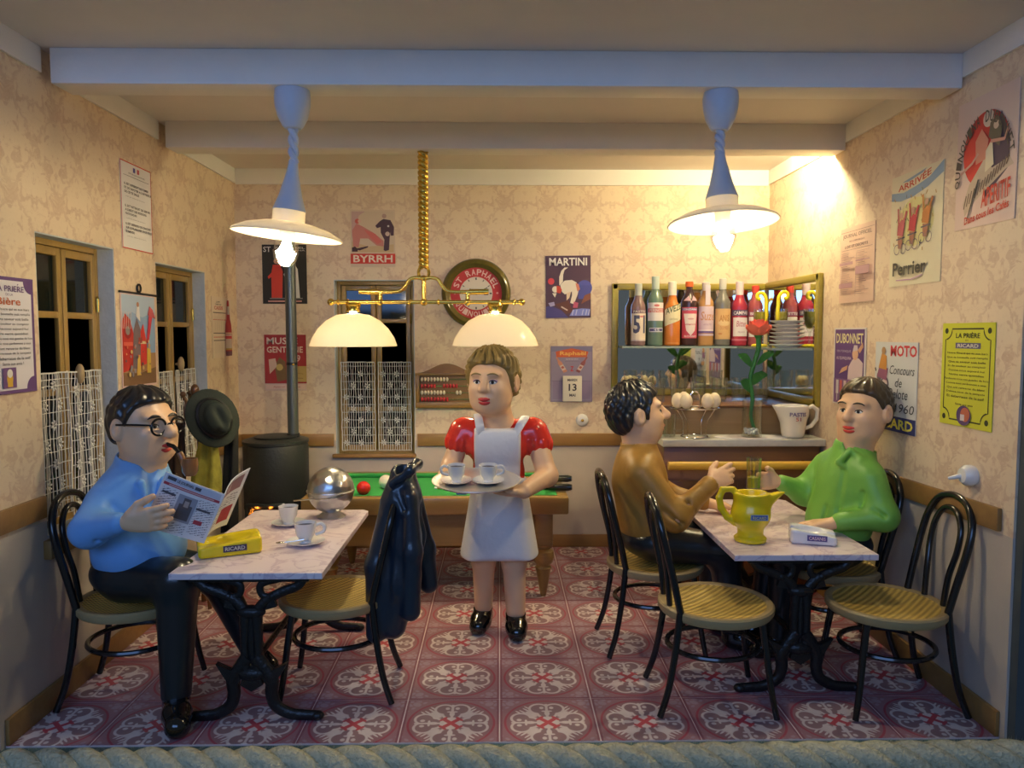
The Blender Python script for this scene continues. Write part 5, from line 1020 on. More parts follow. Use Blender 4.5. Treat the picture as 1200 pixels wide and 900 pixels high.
m = MB(); m.lathe([(0, .003), (.036, 0), (.040, .004), (.048, .15), (.045, .15), (.037, .008), (0, .007)], 24); o = m.build('glass_mug', GLASS, loc=(1.12, 4.90, 1.0215)); tag(o, 'small clear glass mug on the counter left of the egg stand', 'glass mug'); m = MB(); m.tube(spline([(.046, 0, .12), (.085, 0, .125), (.095, 0, .085), (.085, 0, .045), (.042, 0, .04)], 5), .006, 8); m.build('handle', GLASS, o)

# ================================================================ THINGS ON THE TABLES
TZ = .6805
COFFEE = mat('black_coffee', (.03, .012, .005), .15)
def cup(name_lab, sauc_lab, loc, rot, s=1.0, full=True, grp='white espresso cups'):
    x, y, z = loc; m = MB(); m.lathe([(0, .004), (.040, .0), (.052, .002), (.060, .008), (.092, .018), (.094, .021), (.060, .013), (.045, .009), (0, .009)], 36)
    sa = m.build('saucer', CHINA, loc=loc, rot=(0, 0, rot)); sa.scale = (s,) * 3; tag(sa, sauc_lab, 'saucer', 'white saucers')
    o = empty('espresso_cup', (x, y, z + .0095 * s), rot, name_lab, 'cup', grp); o.scale = (s,) * 3
    m = MB(); m.lathe([(0, .001), (.030, .0), (.031, .006), (.028, .012), (.046, .045), (.053, .095), (.054, .10), (.050, .10), (.042, .05), (.024, .016), (0, .015)], 36); m.build('body', CHINA, o)
    m = MB(); m.tube(spline([(.050, 0, .085), (.075, 0, .092), (.092, 0, .075), (.085, 0, .050), (.048, 0, .038)], 6), .0085, 10); m.build('handle', CHINA, o)
    m = MB(); m.lathe([(0, .084), (.0478, .084)], 28, cap=False); m.build('coffee', COFFEE, o, smooth=False); return o
cup('white espresso cup on the left table, the farther one', 'white saucer on the left table, the farther one', (-1.125, 3.97, TZ), 2.2, .95)
cup('white espresso cup on the left table, nearer the front, with a spoon beside it', 'white saucer on the left table, nearer the front', (-.94, 3.60, TZ), .2, .98)
sp_ = empty('tea_spoon', (-1.045, 3.545, TZ + .0245), (0, R(0), .15), 'small steel spoon lying on the front saucer of the left table', 'spoon'); SPM = mat('spoon_steel', (.72, .66, .55), .2, metal=1)
m = MB(); m.ball((0, 0, .0), (.022, .014, .004)); m.build('bowl', SPM, sp_); m = MB(); m.tube([(.018, 0, .0), (.06, 0, .003), (.11, 0, .010)], [.0035, .003, .005], 8); m.build('handle', SPM, sp_)
# tin ball dispenser
tb = empty('tin_sphere', (-.938, 4.15, TZ), label='hammered tin sphere on a round foot at the back of the left table', cat='metal ball')
m = MB(); m.lathe([(0, 0), (.078, 0), (.080, .006), (.055, .022), (.042, .034), (0, .034)], 32); m.build('foot', TIN, tb)
m = MB(); m.ball((0, 0, .152), .128, seg=32); m.build('sphere', TIN, tb); m = MB(); m.tube(circ(.129, .150), .005, 8, closed=True); m.build('seam', TIN, tb)
m = MB(); m.tube(spline([(.125, -.03, .155), (.05, -.125, .135), (-.10, -.10, .12), (-.19, -.06, .105)], 5), .004, 6); m.build('hasp', SPM, tb)
# ash trays and the yellow water jug
YP = mat('yellow_glazed_clay', (.80, .62, .01), .25, coat=.4, noise=.06)
def ashtray(name, label, loc, rot, m_, W_, Dp, H, word, wc, bc, slope=0):
    C = Clay((-W_ - .02, -Dp - .02, -.02), (W_ + .02, Dp + .02, H + .03), .0045)
    def rb(x, y, z, w=W_, d=Dp, h=H): return np.sqrt(np.maximum(np.abs(x) - w + .028, 0) ** 2 + np.maximum(np.abs(y) - d + .028, 0) ** 2 + np.maximum(np.abs(z - h / 2) - h / 2 + .016, 0) ** 2) - np.where(np.abs(z - h / 2) > h / 2 - .016, .016, .016) - .004
    C.D = rb(*C._box(C.lo, C.lo + C.n * C.vox)[1]).astype(np.float32); C.ell((0, .0, H * 1.02), (W_ * .72, Dp * .66, H * .55), k=.015, op='s')
    C.field(lambda x, y, z: z - H * (.86 - slope * x / W_ - .12 * (y < 0)), .012)
    for a, b in (((-W_ * 1.2, -Dp * .2, H), (-W_ * .2, 0, H * .8)), ((W_ * .2, -.1 * Dp, H * .8), (W_ * 1.2, -.5 * Dp, H))): C.cone(a, b, .012, .012, k=.01, op='s')
    C.field(lambda x, y, z: -z + .001 + 0 * x, .004); o = C.build(name, m_, loc=loc); o.rotation_euler = (0, 0, rot); tag(o, label, 'ashtray')
    D = Draw(.09, .028); D.k = 0; D.rect(0, 0, 1, 1, bc); D.text(word, .08, .2, .92, .8, wc, .02); r_ = (R(90), 0, 0)
    for ms, mm, nm in ((D.pic, D.pm, 'name_label'), (D.let, D.lm, 'lettering')): ms.build(nm, mm, o, loc=(-.045 + W_ * .12, -Dp + .0065, H * .28), rot=r_, smooth=False)
    return o
ashtray('ashtray', 'big yellow glazed ashtray on the left table beside the newspaper', (-1.262, 3.475, TZ), .42, YP, .130, .080, .082, 'RICARD', (.62, .6, .5), (.07, .05, .09), -.16).scale = (1.14, 1.14, 1.05)
ashtray('ashtray', 'white triangular ashtray on the front of the right table', (1.535, 3.60, TZ), -.28, mat('white_glaze', (.76, .77, .80), .2, coat=.4), .115, .075, .078, 'CASANIS', (.75, .55, .6), (.10, .08, .26), .22)
yj = empty('yellow_jug', (1.235, 3.62, TZ), (0, 0, -.05), 'bright yellow glazed water jug with blue label on the right table', 'jug')
C = Clay((-.20, -.14, -.01), (.22, .14, .27), .005)
C.cone((0, 0, .02), (0, 0, .035), .078, .062, k=.01); C.ell((0, 0, .135), (.095, .095, .085), k=.03); C.cone((0, 0, .15), (0, 0, .235), .080, .086, k=.02); C.cone((.04, 0, .19), (.155, 0, .250), .050, .012, k=.03)
C.field(lambda x, y, z: z - .243 - .05 * np.maximum(x, 0) + .02 * x, .006); C.cone((0, 0, .15), (0, 0, .30), .05, .077, k=.004, op='s'); C.cone((.05, 0, .235), (.17, 0, .275), .038, .008, k=.004, op='s')
C.chain([(-.06, 0, .228), (-.095, 0, .262), (-.138, 0, .258), (-.155, 0, .215), (-.145, 0, .165), (-.115, 0, .12), (-.075, 0, .09)], [.0165] * 7, .006); C.field(lambda x, y, z: -z + .001 + 0 * x, .004); C.build('body', YP, yj)
D = Draw(.086, .028); D.k = 0; D.rect(0, 0, 1, 1, (.62, .62, .60)); D.rect(.04, .10, .96, .90, (.05, .12, .42)); D.text('RICARD', .12, .25, .88, .75, (.70, .64, .25), .02)
bend = lambda v: [(.104 * sin((x - .043) / .104), -.104 * cos((x - .043) / .104) - (z - .003) * .5, y) for x, y, z in v]
D.pic.v = bend(D.pic.v); D.let.v = bend(D.let.v); D.pic.build('name_label', D.pm, yj, loc=(.015, 0, .125), smooth=False); D.let.build('lettering', D.lm, yj, loc=(.015, -.0004, .125), smooth=False)

# ================================================================ FIGURES (painted clay people)
A_ = lambda *v: np.array(v, float)
def frame3(f, up=(0, 0, 1)):
    f = A_(*f); f /= np.linalg.norm(f); u = A_(*up); u = u - f * (u @ f); u /= np.linalg.norm(u); l = np.cross(u, f); return np.stack([f, l, u], 1)
def rotv(v, ax, a): ax = ax / np.linalg.norm(ax); return v * cos(a) + np.cross(ax, v) * sin(a) + ax * (ax @ v) * (1 - cos(a))
def add_head(C, c, Rm, s, nose=1.0, jowl=1.0, lip=1.0):
    p = lambda x, y, z: c + Rm @ (A_(x, y, z) * s); e = lambda q, r, k=.12, op='u': C.ell(p(*q), A_(*r) * s, Rm, k * s, op)
    e((-.14, 0, .20), (.80, .69, .80), .2); e((.10, 0, -.24), (.66, .58, .68), .3); e((.36, 0, -.62), (.34, .34, .27), .3)
    for y in (-1, 1):
        e((.20, y * .26, -.46), (.40 * jowl, .34 * jowl, .36), .3); e((.46, y * .30, -.14), (.24, .22, .22), .2); e((.58, y * .25, .33), (.13, .24, .085), .15)
        e((.84, y * .27, .13), (.17, .19, .13), .12, 's')
        e((-.10, y * .72, .0), (.19, .13, .29), .06); e((-.03, y * .83, .03), (.10, .06, .17), .04, 's')
    n = nose; C.cone(p(.64, 0, .30), p(.74 + .20 * n, 0, -.06), .075 * s, .125 * s * (.6 + .4 * n), .10 * s); e((.72 + .16 * n, .0, -.10), (.13, .15 * n, .10), .08)
    for y in (-1, 1): e((.76, y * .11, -.12), (.085, .07, .07), .06)
    e((.66, 0, -.385), (.15, .25, .12), .12); C.cone(p(.88, -.16, -.385), p(.88, .16, -.385), .018 * s, .018 * s, .03 * s, 's')
def hit_az(C, c, Rm, s, az, el): az, el = R(az), R(el); d = Rm @ A_(cos(el) * cos(az), cos(el) * sin(az), sin(el)); q = C.hit(c, d, s * 1.5); return q, C.nrm(q)
def face_parts(C, c, Rm, s, root, org, brow_m, lip_m, lash=True, lipw=15, lipt=.075, eye_w=.135, eye_az=21, brow_t=.030, shadow=None):
    up = Rm[:, 2]; WHT = mat('eye_white', (.80, .76, .70), .3); IR = mat('eye_dark', (.02, .014, .012), .15)
    for sy in (-1, 1):
        q, n = hit_az(C, c, Rm, s, sy * eye_az, 7.5); uu = up - n * (up @ n); uu /= np.linalg.norm(uu); w = np.cross(uu, n)
        M = Matrix([list(r) for r in np.stack([w, n, uu], 1)]).to_4x4()
        if shadow: m = MB(); m.ball(q + uu * .035 * s, (eye_w * s * 1.25, .030 * s, .115 * s), M=M); m.build('eye_shadow', shadow, root, org=org)
        m = MB(); m.ball(q, (eye_w * s, .045 * s, .062 * s), M=M); ey = m.build('eye', WHT, root, org=org)
        m = MB(); m.ball(q + n * .025 * s + Rm[:, 0] * .01 * s, (.052 * s, .036 * s, .054 * s), M=M); m.build('iris', IR, ey, org=org)
        pts = []
        for t in np.linspace(-1, 1, 9):
            a, b = hit_az(C, c, Rm, s, sy * eye_az + t * 9.5, 7.5 + 4.6 * (1 - t * t)); pts.append(a + b * .014 * s)
        m = MB(); m.tube(pts, lambda u: (.012 + .012 * sin(pi * u)) * s, 8); m.build('eyelid', IR if lash else brow_m, root, org=org)
        pts = []
        for t in np.linspace(-1, 1, 9):
            a, b = hit_az(C, c, Rm, s, sy * eye_az + t * 13, 22 + 3.5 * (1 - t * t) - sy * t * 1.5); pts.append(a + b * .004 * s)
        m = MB(); m.tube(pts, lambda u: (.012 + brow_t * sin(pi * u)) * s, 8); m.build('eyebrow', brow_m, root, org=org)
    for nm, el, cur, tk in (('upper_lip', -27.3, 1.6, lipt * .85), ('lower_lip', -31.5, -2.2, lipt)):
        pts = []
        for t in np.linspace(-1, 1, 11):
            dip = -.9 * math.exp(-(t * 5) ** 2) if cur > 0 else 0
            a, b = hit_az(C, c, Rm, s, t * lipw, el + cur * (1 - t * t) + dip + 1.2 * t * t); pts.append(a - b * tk * s * .35)
        m = MB(); m.tube(pts, lambda u: (.010 + tk * .8 * sin(pi * u) ** .7) * s, 10); m.build(nm, lip_m, root, org=org)
def hair(c, Rm, s, m_, root, org, line, puff=.10, wave=.02, freq=26, extra=(), vox=.0058, name='hair', seed=0, top=0.0):
    r = 1.25 * s + .03; C = Clay(c - r, c + r, vox); p = lambda x, y, z: c + Rm @ (A_(x, y, z) * s)
    C.ell(p(-.14, 0, .20), (A_(.80, .69, .80) + puff) * s, Rm, .2 * s); C.ell(p(-.10, 0, -.05), (A_(.66, .62, .62) + puff) * s, Rm, .2 * s); C.ell(p(0, 0, .45 + top), A_(.62, .58, .50) * s, Rm, .25 * s)
    for q, rr in extra: C.ell(p(*q), A_(*rr) * s, Rm, .10 * s)
    def loc(x, y, z):
        dx, dy, dz = x - c[0], y - c[1], z - c[2]; return [(dx * Rm[0, i] + dy * Rm[1, i] + dz * Rm[2, i]) / s for i in range(3)]
    def disp(x, y, z):
        a, b, d = loc(x, y, z); th = np.arctan2(b, a + .2); ph = np.arctan2(d, np.sqrt(a * a + b * b))
        return -s * wave * (np.sin(freq * .55 * th + 3.2 * np.sin(ph * 4 + seed) + seed) + .6 * np.sin(freq * (a * .8 + d * .6) + 2.5 * np.sin(b * 7)))
    C.field(disp, op='add')
    def clip(x, y, z):
        a, b, d = loc(x, y, z); return (np.interp(a, [k[0] for k in line], [k[1] for k in line]) - d + .10 * np.maximum(0, .3 - np.abs(b)) * (a > .2) * -1) * s * .8
    C.field(clip, .02); C.ell(p(-.08, .80, -.02), A_(.17, .22, .25) * s, Rm, .03, 's'); C.ell(p(-.08, -.80, -.02), A_(.17, .22, .25) * s, Rm, .03, 's')
    return C.build(name, m_, root, org)
def hand(C, w, d, n, side, s=1.0, curl=(.35, .35, .35, .35), thumb=.3, spread=.06, nails=None, root=None, org=None):
    """w wrist, d towards the fingers, n out of the palm; side +1 right hand, -1 left"""
    w = A_(*w); d = A_(*d); d /= np.linalg.norm(d); n = A_(*n); n = n - d * (n @ d); n /= np.linalg.norm(n); t = np.cross(d, n) * side; tips = []
    C.ell(w + d * .048 * s, (.052 * s, .040 * s, .019 * s), np.stack([d, t, n], 1), .02)
    for i, (o, L_) in enumerate(((.031, .068), (.0105, .077), (-.0105, .071), (-.030, .054))):
        k = w + d * (.086 - abs(i - 1) * .004) * s + t * o * s; C.cone(w + d * .02 * s + t * o * .5 * s, k, .019 * s, .0155 * s, .014)
        dd = rotv(d, n, -side * spread * (i - 1.5) * -1); ax = np.cross(dd, n); q = k
        for j, f in enumerate((.45, .31, .24)):
            dd = rotv(dd, ax, curl[i] * (1, 1.15, .8)[j]); q2 = q + dd * L_ * f * s; r0 = (.0138, .0125, .0115, .0100)[j] * s; C.cone(q, q2, r0, (.0125, .0115, .0100)[j] * s, .0035); q = q2
        tips.append((q, dd, ax))
    b = w + d * .022 * s + t * .026 * s; td = d * .62 + t * .70 + n * .25; td /= np.linalg.norm(td); m1 = b + td * .042 * s; C.cone(b, m1, .019 * s, .0155 * s, .014)
    td = rotv(td, np.cross(td, d * .8 + n * thumb), .45); m2 = m1 + td * .032 * s; C.cone(m1, m2, .0148 * s, .0135 * s, .004); td = rotv(td, np.cross(td, n), thumb); m3 = m2 + td * .024 * s; C.cone(m2, m3, .0135 * s, .011 * s, .004); tips.append((m3, td, np.cross(td, n)))
    return tips
def nail(tips, root, org, m_, s=1.0):
    for q, dd, ax in tips:
        up = np.cross(ax, dd); up /= np.linalg.norm(up); M = Matrix([list(r) for r in np.stack([dd, np.cross(up, dd), up], 1)]).to_4x4(); m = MB(); m.ball(q + up * .007 * s, (.011 * s, .0075 * s, .004 * s), M=M, seg=10); m.build('fingernail', m_, root, org=org)
def shoe(name, toe, heel, m_, root, org, s=1.0):
    toe = A_(*toe); heel = A_(*heel); mid = (toe + heel) / 2; lo = np.minimum(toe, heel) - .09; hi = np.maximum(toe, heel) + .12; lo[2] = -.012; C = Clay(lo, hi, .005); f = frame3(toe - heel)
    C.cone(toe + A_(0, 0, .04 * s), mid + A_(0, 0, .05 * s), .046 * s, .050 * s, .03); C.cone(mid + A_(0, 0, .055 * s), heel + A_(0, 0, .06 * s), .05 * s, .047 * s, .03); C.cone(heel + A_(0, 0, .06), heel + A_(0, 0, .105 * s), .047 * s, .050 * s, .02)
    C.field(lambda x, y, z: .004 - z + 0 * x, .006); C.build(name, m_, root, org)
def limbs(C, chains, off=0, k=.035):
    for pts, rs in chains: C.chain([A_(*p) for p in pts], [r - off for r in rs], k)

LIPR = mat('painted_red_lips', (.62, .05, .04), .3); LIPB = mat('painted_rose_lips', (.60, .16, .10), .35)
HBLK = mat('black_painted_hair', (.012, .013, .016), .3, coat=.3); HBRN = mat('dark_brown_painted_hair', (.050, .034, .018), .38, coat=.2); HBLD = mat('light_brown_painted_hair', (.26, .17, .045), .45)
TROU = mat('black_clay_trousers', (.010, .014, .017), .28, coat=.3, bump=.15, bscale=14); SHOEM = mat('black_patent', (.006, .007, .007), .12, coat=.6)
BLUES = mat('sky_blue_clay', (.17, .40, .78), .38, noise=.14, nscale=6, bump=.25, bscale=12); BRNS = mat('mustard_brown_clay', (.36, .19, .035), .45, noise=.22, nscale=9, bump=.3, bscale=16)
GRNS = mat('leaf_green_clay', (.19, .46, .07), .42, noise=.12, nscale=8, bump=.3, bscale=16); REDS = mat('red_gloss_clay', (.72, .035, .02), .22, coat=.4, noise=.1, bump=.3, bscale=22); APR = mat('white_apron_clay', (.78, .77, .77), .55, bump=.35, bscale=26)

# ---------- newspaper reader in blue
org = (-1.70, 3.50, 0)
hc = A_(-1.645, 3.49, 1.268); HR = frame3((.90, -.44, -.03)); hs = .180
C = Clay((-2.03, 3.02, -.02), (-1.10, 3.88, 1.50), .0062)
add_head(C, hc, HR, hs, nose=1.25, jowl=1.12)
C.cone((-1.655, 3.50, 1.17), (-1.68, 3.50, .98), .092, .125, .03)
arms = [([(-1.755, 3.335, .945), (-1.765, 3.215, .858), (-1.60, 3.135, .905)], [.088, .074, .046]), ([(-1.69, 3.665, .945), (-1.56, 3.745, .83), (-1.37, 3.665, .83)], [.085, .07, .048])]
legs = [([(-1.70, 3.41, .585), (-1.44, 3.315, .600), (-1.425, 3.235, .12)], [.115, .093, .064]), ([(-1.70, 3.60, .575), (-1.40, 3.63, .535), (-1.235, 3.70, .11)], [.115, .082, .058])]
tor = lambda C_, o: (C_.ell((-1.70, 3.50, .885), (.185 - o, .215 - o, .20 - o), k=.06), C_.ell((-1.69, 3.50, .70), (.205 - o, .215 - o, .175 - o), k=.08))
tor(C, .022); limbs(C, arms, .022); limbs(C, legs, .014); C.ell((-1.71, 3.50, .585), (.16, .17, .09), k=.05)
C.cone((-1.62, 3.14, .90), (-1.56, 3.125, .912), .034, .030, .015); C.cone((-1.38, 3.665, .83), (-1.345, 3.65, .835), .034, .030, .015)
hand(C, (-1.565, 3.125, .912), (.97, .02, .10), (.05, 1, .10), 1, 1.18, curl=(.12, .20, .25, .32), thumb=.1, spread=.10)
hand(C, (-1.345, 3.65, .835), (.35, -.88, .20), (-.9, -.35, 0), -1, 1.1, curl=(.55, .6, .65, .7), thumb=.4)
man = C.build('person', SKIN, org=org, loc=org); tag(man, 'seated person in blue shirt and round glasses reading a newspaper, smoking a pipe', 'person')
face_parts(C, hc, HR, hs, man, org, HBLK, LIPR, lipw=13)
hair(hc, HR, hs, HBLK, man, org, [(-1.1, -.62), (-.55, -.50), (-.30, -.30), (-.22, -.10), (.10, -.06), (.18, .20), (.30, .52), (.55, .70), (1, .86)], puff=.07, wave=.022)
C = Clay((-2.0, 3.05, .45), (-1.28, 3.86, 1.20), .0062); tor(C, 0); limbs(C, arms, 0, .045); C.cone((-1.70, 3.42, 1.00), (-1.70, 3.58, 1.00), .11, .11, .06); C.cone((-1.675, 3.50, 1.0), (-1.672, 3.50, 1.10), .135, .112, .04)
C.cone((-1.66, 3.50, 1.02), (-1.655, 3.49, 1.25), .090, .120, .01, 's'); C.cone((-1.57, 3.41, 1.13), (-1.565, 3.345, .98), .055, .006, .015, 's')
C.cone((-1.60, 3.34, 1.035), (-1.575, 3.335, .955), .020, .010, .012); C.cone((-1.53, 3.42, 1.03), (-1.545, 3.375, .955), .022, .010, .012)
for a, b in (((-1.69, 3.26, .95), (-1.60, 3.27, .84)), ((-1.82, 3.20, .92), (-1.84, 3.20, .82)), ((-1.54, 3.34, .80), (-1.49, 3.40, .66)), ((-1.72, 3.17, .88), (-1.70, 3.155, .83)), ((-1.60, 3.29, .74), (-1.52, 3.36, .66)), ((-1.63, 3.28, .90), (-1.55, 3.33, .86))): C.cone(a, b, .008, .004, .03, 's')
C.field(lambda x, y, z: .555 - z + 0 * x, .02); C.build('shirt', BLUES, man, org)
C = Clay((-1.99, 3.10, .05), (-1.12, 3.86, .76), .0065); limbs(C, legs, 0, .05); C.ell((-1.71, 3.50, .595), (.195, .205, .115), k=.05); C.field(lambda x, y, z: .475 - z - 9 * np.maximum(0, x + 1.52), .012); C.field(lambda x, y, z: .10 - z + 0 * x, .01); C.build('trousers', TROU, man, org)
shoe('shoe', (-1.36, 3.09, 0), (-1.425, 3.235, 0), SHOEM, man, org, 1.15); shoe('shoe', (-1.15, 3.66, 0), (-1.24, 3.70, 0), SHOEM, man, org, 1.1)
gm = MB(); rims = []
for sy in (-1, 1):
    q = hc + HR @ (A_(.86, sy * .285, .10) * hs); rims.append(q)
    a, b = HR[:, 1], HR[:, 2]; gm.tube([q + (a * cos(th) * .215 + b * sin(th) * .205) * hs for th in [2 * pi * i / 28 for i in range(28)]], .0052, 8, closed=True)
    gm.tube([q + HR[:, 1] * sy * .21 * hs + b * .06 * hs, hc + HR @ (A_(.55, sy * .66, .17) * hs), hc + HR @ (A_(-.02, sy * .80, .14) * hs)], .0045, 8)
gm.tube(spline([rims[0] + HR[:, 1] * .20 * hs, hc + HR @ (A_(.93, 0, .17) * hs), rims[1] - HR[:, 1] * .20 * hs], 4), .0048, 8)
gm.build('glasses', mat('black_glasses_wire', (.006, .006, .006), .2), man, org=org)
# pipe
pm_ = hc + HR @ (A_(.80, .0, -.36) * hs); d = HR[:, 0]
pipe = empty('smoking_pipe', tuple(pm_), label='curved brown smoking pipe in the mouth of the newspaper reader', cat='pipe'); P0 = A_(0, 0, 0)
q1, q2, q3 = d * .045 + A_(0, 0, -.010), d * .080 + A_(0, 0, -.035), d * .105 + A_(0, 0, -.085)
m = MB(); m.tube(spline([P0 - d * .012, q1 * .6, q1, q2], 6), .0095, 10); m.build('stem', mat('black_ebonite', (.008, .008, .008), .2), pipe)
PW = wood('briar_wood', (.10, .03, .01), (.30, .13, .04), 8, .25, 2, .4); m = MB(); m.tube(spline([q2, (q2 + q3) / 2 + A_(.004, 0, 0), q3, q3 + d * .02 + A_(0, 0, -.03)], 6), .014, 10); bq = q3 + d * .038 + A_(0, 0, -.048)
m.lathe([(0, 0), (.022, .002), (.034, .022), (.036, .055), (.033, .080), (.026, .080), (.024, .04), (0, .036)], 24, c=bq); m.build('bowl', PW, pipe)
# newspaper: a folded double sheet with thickness
npp = empty('newspaper', (-1.30, 3.33, .90), label='newspaper with photo front page held open by the person in blue', cat='newspaper'); ro = A_(-1.30, 3.33, .90)
PAPER = P((.74, .75, .77), 'newspaper_paper')
def page(tl, tr, br, bl, bow, nm, nu=12, nv=4, off=0.0):
    tl, tr, br, bl = A_(*tl), A_(*tr), A_(*br), A_(*bl); n = np.cross(tr - tl, bl - tl); n /= np.linalg.norm(n)
    if n[1] > 0: n = -n
    f = lambda u, v, z=0: ((tl * (1 - u) + tr * u) * (1 - v) + (bl * (1 - u) + br * u) * v) + n * (bow * sin(pi * u) + z) - ro
    vs = []; N = (nu + 1) * (nv + 1)
    for z in (.0015, -.0015):
        for j in range(nv + 1):
            for i in range(nu + 1): vs.append(f(i / nu, j / nv, z))
    w_ = nu + 1; fs = []
    for j in range(nv):
        for i in range(nu): a = j * w_ + i; fs += [(a, a + w_, a + w_ + 1, a + 1), (N + a, N + a + 1, N + a + w_ + 1, N + a + w_)]
    for i in range(nu): fs += [(i, i + 1, N + i + 1, N + i), (nv * w_ + i, N + nv * w_ + i, N + nv * w_ + i + 1, nv * w_ + i + 1)]
    for j in range(nv): fs += [(j * w_, N + j * w_, N + (j + 1) * w_, (j + 1) * w_), (j * w_ + nu, (j + 1) * w_ + nu, N + (j + 1) * w_ + nu, N + j * w_ + nu)]
    m = MB(); m.add(vs, fs); pg = m.build(nm, PAPER, npp)
    return f, pg
def print_on(f, pg, items):
    mp = MB(); mp.open = True; ms = []
    for k, (x0, y0, x1, y1, c) in enumerate(items):
        mm = NEWS if c == 'news' else P(c)
        if mm not in ms: ms.append(mm)
        n_ = 6; vs = [f(x0 + (x1 - x0) * i / n_, 1 - y, .0020 + .0002 * (k + 1)) for y in (y0, y1) for i in range(n_ + 1)]; mp.add(vs, [(i, i + 1, i + n_ + 2, i + n_ + 1) for i in range(n_)], ms.index(mm))
    mp.build('print', ms, pg, smooth=False)
f1, p1 = page((-1.425, 3.205, 1.112), (-1.213, 3.30, .992), (-1.312, 3.30, .772), (-1.530, 3.205, .880), .008, 'front_page')
DK = (.08, .08, .10); RP = (.42, .05, .07)
print_on(f1, p1, [(.04, .86, .96, .97, (.50, .55, .66)), (.06, .90, .20, .96, DK), (.52, .89, .62, .95, DK), (.03, .80, .97, .85, RP), (.12, .815, .88, .835, (.6, .4, .4)), (.04, .05, .30, .76, 'news'), (.66, .10, .96, .76, 'news'), (.34, .05, .62, .22, 'news'), (.33, .26, .64, .74, (.30, .32, .38)), (.38, .30, .60, .58, (.10, .10, .12)), (.43, .50, .55, .70, (.12, .10, .10)), (.455, .54, .53, .65, (.42, .34, .30)), (.70, .30, .84, .38, RP), (.04, .34, .28, .37, DK), (.66, .56, .9, .60, DK), (.06, .66, .28, .70, DK)])
m = MB(); m.open = True; vs, fs = text_in('LE JOURNAL', .22, .885, .50, .955, .02); m.add([f1(x, 1 - y, .0062) for x, y, _ in vs], fs); m.build('lettering', P(DK), p1, smooth=False)
f2, p2 = page((-1.213, 3.30, .992), (-1.172, 3.52, 1.070), (-1.290, 3.52, .800), (-1.312, 3.30, .772), -.022, 'back_page')
print_on(f2, p2, [(.10, .70, .90, .94, (.30, .16, .18)), (.16, .74, .6, .9, (.6, .5, .5)), (.10, .10, .48, .62, 'news'), (.54, .12, .9, .40, RP), (.54, .44, .9, .64, 'news')])

# ---------- person in mustard brown
org = (.85, 4.05, 0); hc = A_(.752, 4.045, 1.262); HR = frame3((1, .03, .06)); hs = .170
C = Clay((.50, 3.62, -.02), (1.48, 4.46, 1.50), .0062)
add_head(C, hc, HR, hs, nose=1.0, jowl=.85); C.cone((.755, 4.05, 1.15), (.765, 4.05, .99), .085, .10, .04)
arms = [([(.745, 3.865, .975), (.905, 3.80, .755), (1.085, 3.855, .905)], [.082, .070, .044]), ([(.77, 4.225, .97), (.95, 4.29, .775), (1.165, 4.215, .738)], [.080, .066, .044])]
legs = [([(.87, 3.95, .575), (1.20, 3.92, .550), (1.25, 3.93, .11)], [.108, .088, .062]), ([(.87, 4.14, .575), (1.20, 4.17, .550), (1.22, 4.17, .11)], [.108, .088, .062])]
tor = lambda C_, o: (C_.ell((.765, 4.045, .90), (.150 - o, .195 - o, .19 - o), k=.06), C_.ell((.815, 4.045, .70), (.165 - o, .185 - o, .18 - o), k=.08))
tor(C, .022); limbs(C, arms, .022); limbs(C, legs, .014); C.ell((.85, 4.045, .585), (.16, .16, .09), k=.05)
C.cone((1.06, 3.85, .885), (1.105, 3.86, .925), .033, .030, .015); C.cone((1.15, 4.22, .74), (1.20, 4.205, .735), .034, .030, .015)
hand(C, (1.105, 3.865, .922), (.88, .28, .34), (.10, .85, -.35), 1, 1.12, curl=(.10, .22, .35, .45), thumb=.2, spread=.08)
hand(C, (1.20, 4.205, .732), (1, -.08, -.12), (0, 0, -1), -1, 1.05, curl=(.15, .15, .18, .2), thumb=.2)
man = C.build('person', SKIN, org=org, loc=org); tag(man, 'seated person in mustard-brown jumper reaching for a glass, seen in profile', 'person')
face_parts(C, hc, HR, hs, man, org, HBLK, LIPB, lipw=11, lash=False, eye_w=.10, brow_t=.02)
hair(hc, HR, hs, HBLK, man, org, [(-1.1, -.72), (-.50, -.62), (-.34, -.40), (-.24, -.05), (-.02, -.02), (.02, -.16), (.22, -.14), (.26, .25), (.40, .52), (.62, .66), (1, .80)], puff=.12, wave=.030, freq=34, seed=2, top=.06)
C = Clay((.54, 3.68, .45), (1.24, 4.40, 1.20), .0062); tor(C, 0); limbs(C, arms, 0, .045); C.cone((.76, 3.96, 1.00), (.76, 4.13, 1.00), .095, .095, .06); C.cone((.762, 4.05, 1.02), (.76, 4.05, 1.085), .112, .100, .03)
C.cone((.76, 4.05, 1.06), (.755, 4.05, 1.25), .083, .11, .01, 's')
C.cone((1.075, 3.85, .895), (1.095, 3.857, .912), .050, .050, .006); C.cone((1.09, 3.857, .908), (1.20, 3.89, .99), .038, .036, .004, 's')
for a, b in (((.86, 3.87, .93), (.86, 3.90, .84)), ((.92, 3.74, .74), (.84, 3.74, .80)), ((.70, 3.85, .80), (.72, 3.86, .66)), ((.93, 4.0, .72), (.95, 4.04, .62)), ((.99, 3.79, .80), (.96, 3.78, .84)), ((.80, 3.80, .90), (.82, 3.79, .82))): C.cone(a, b, .008, .005, .03, 's')
C.field(lambda x, y, z: .535 - z + .25 * (x - .8), .02); C.build('jumper', BRNS, man, org)
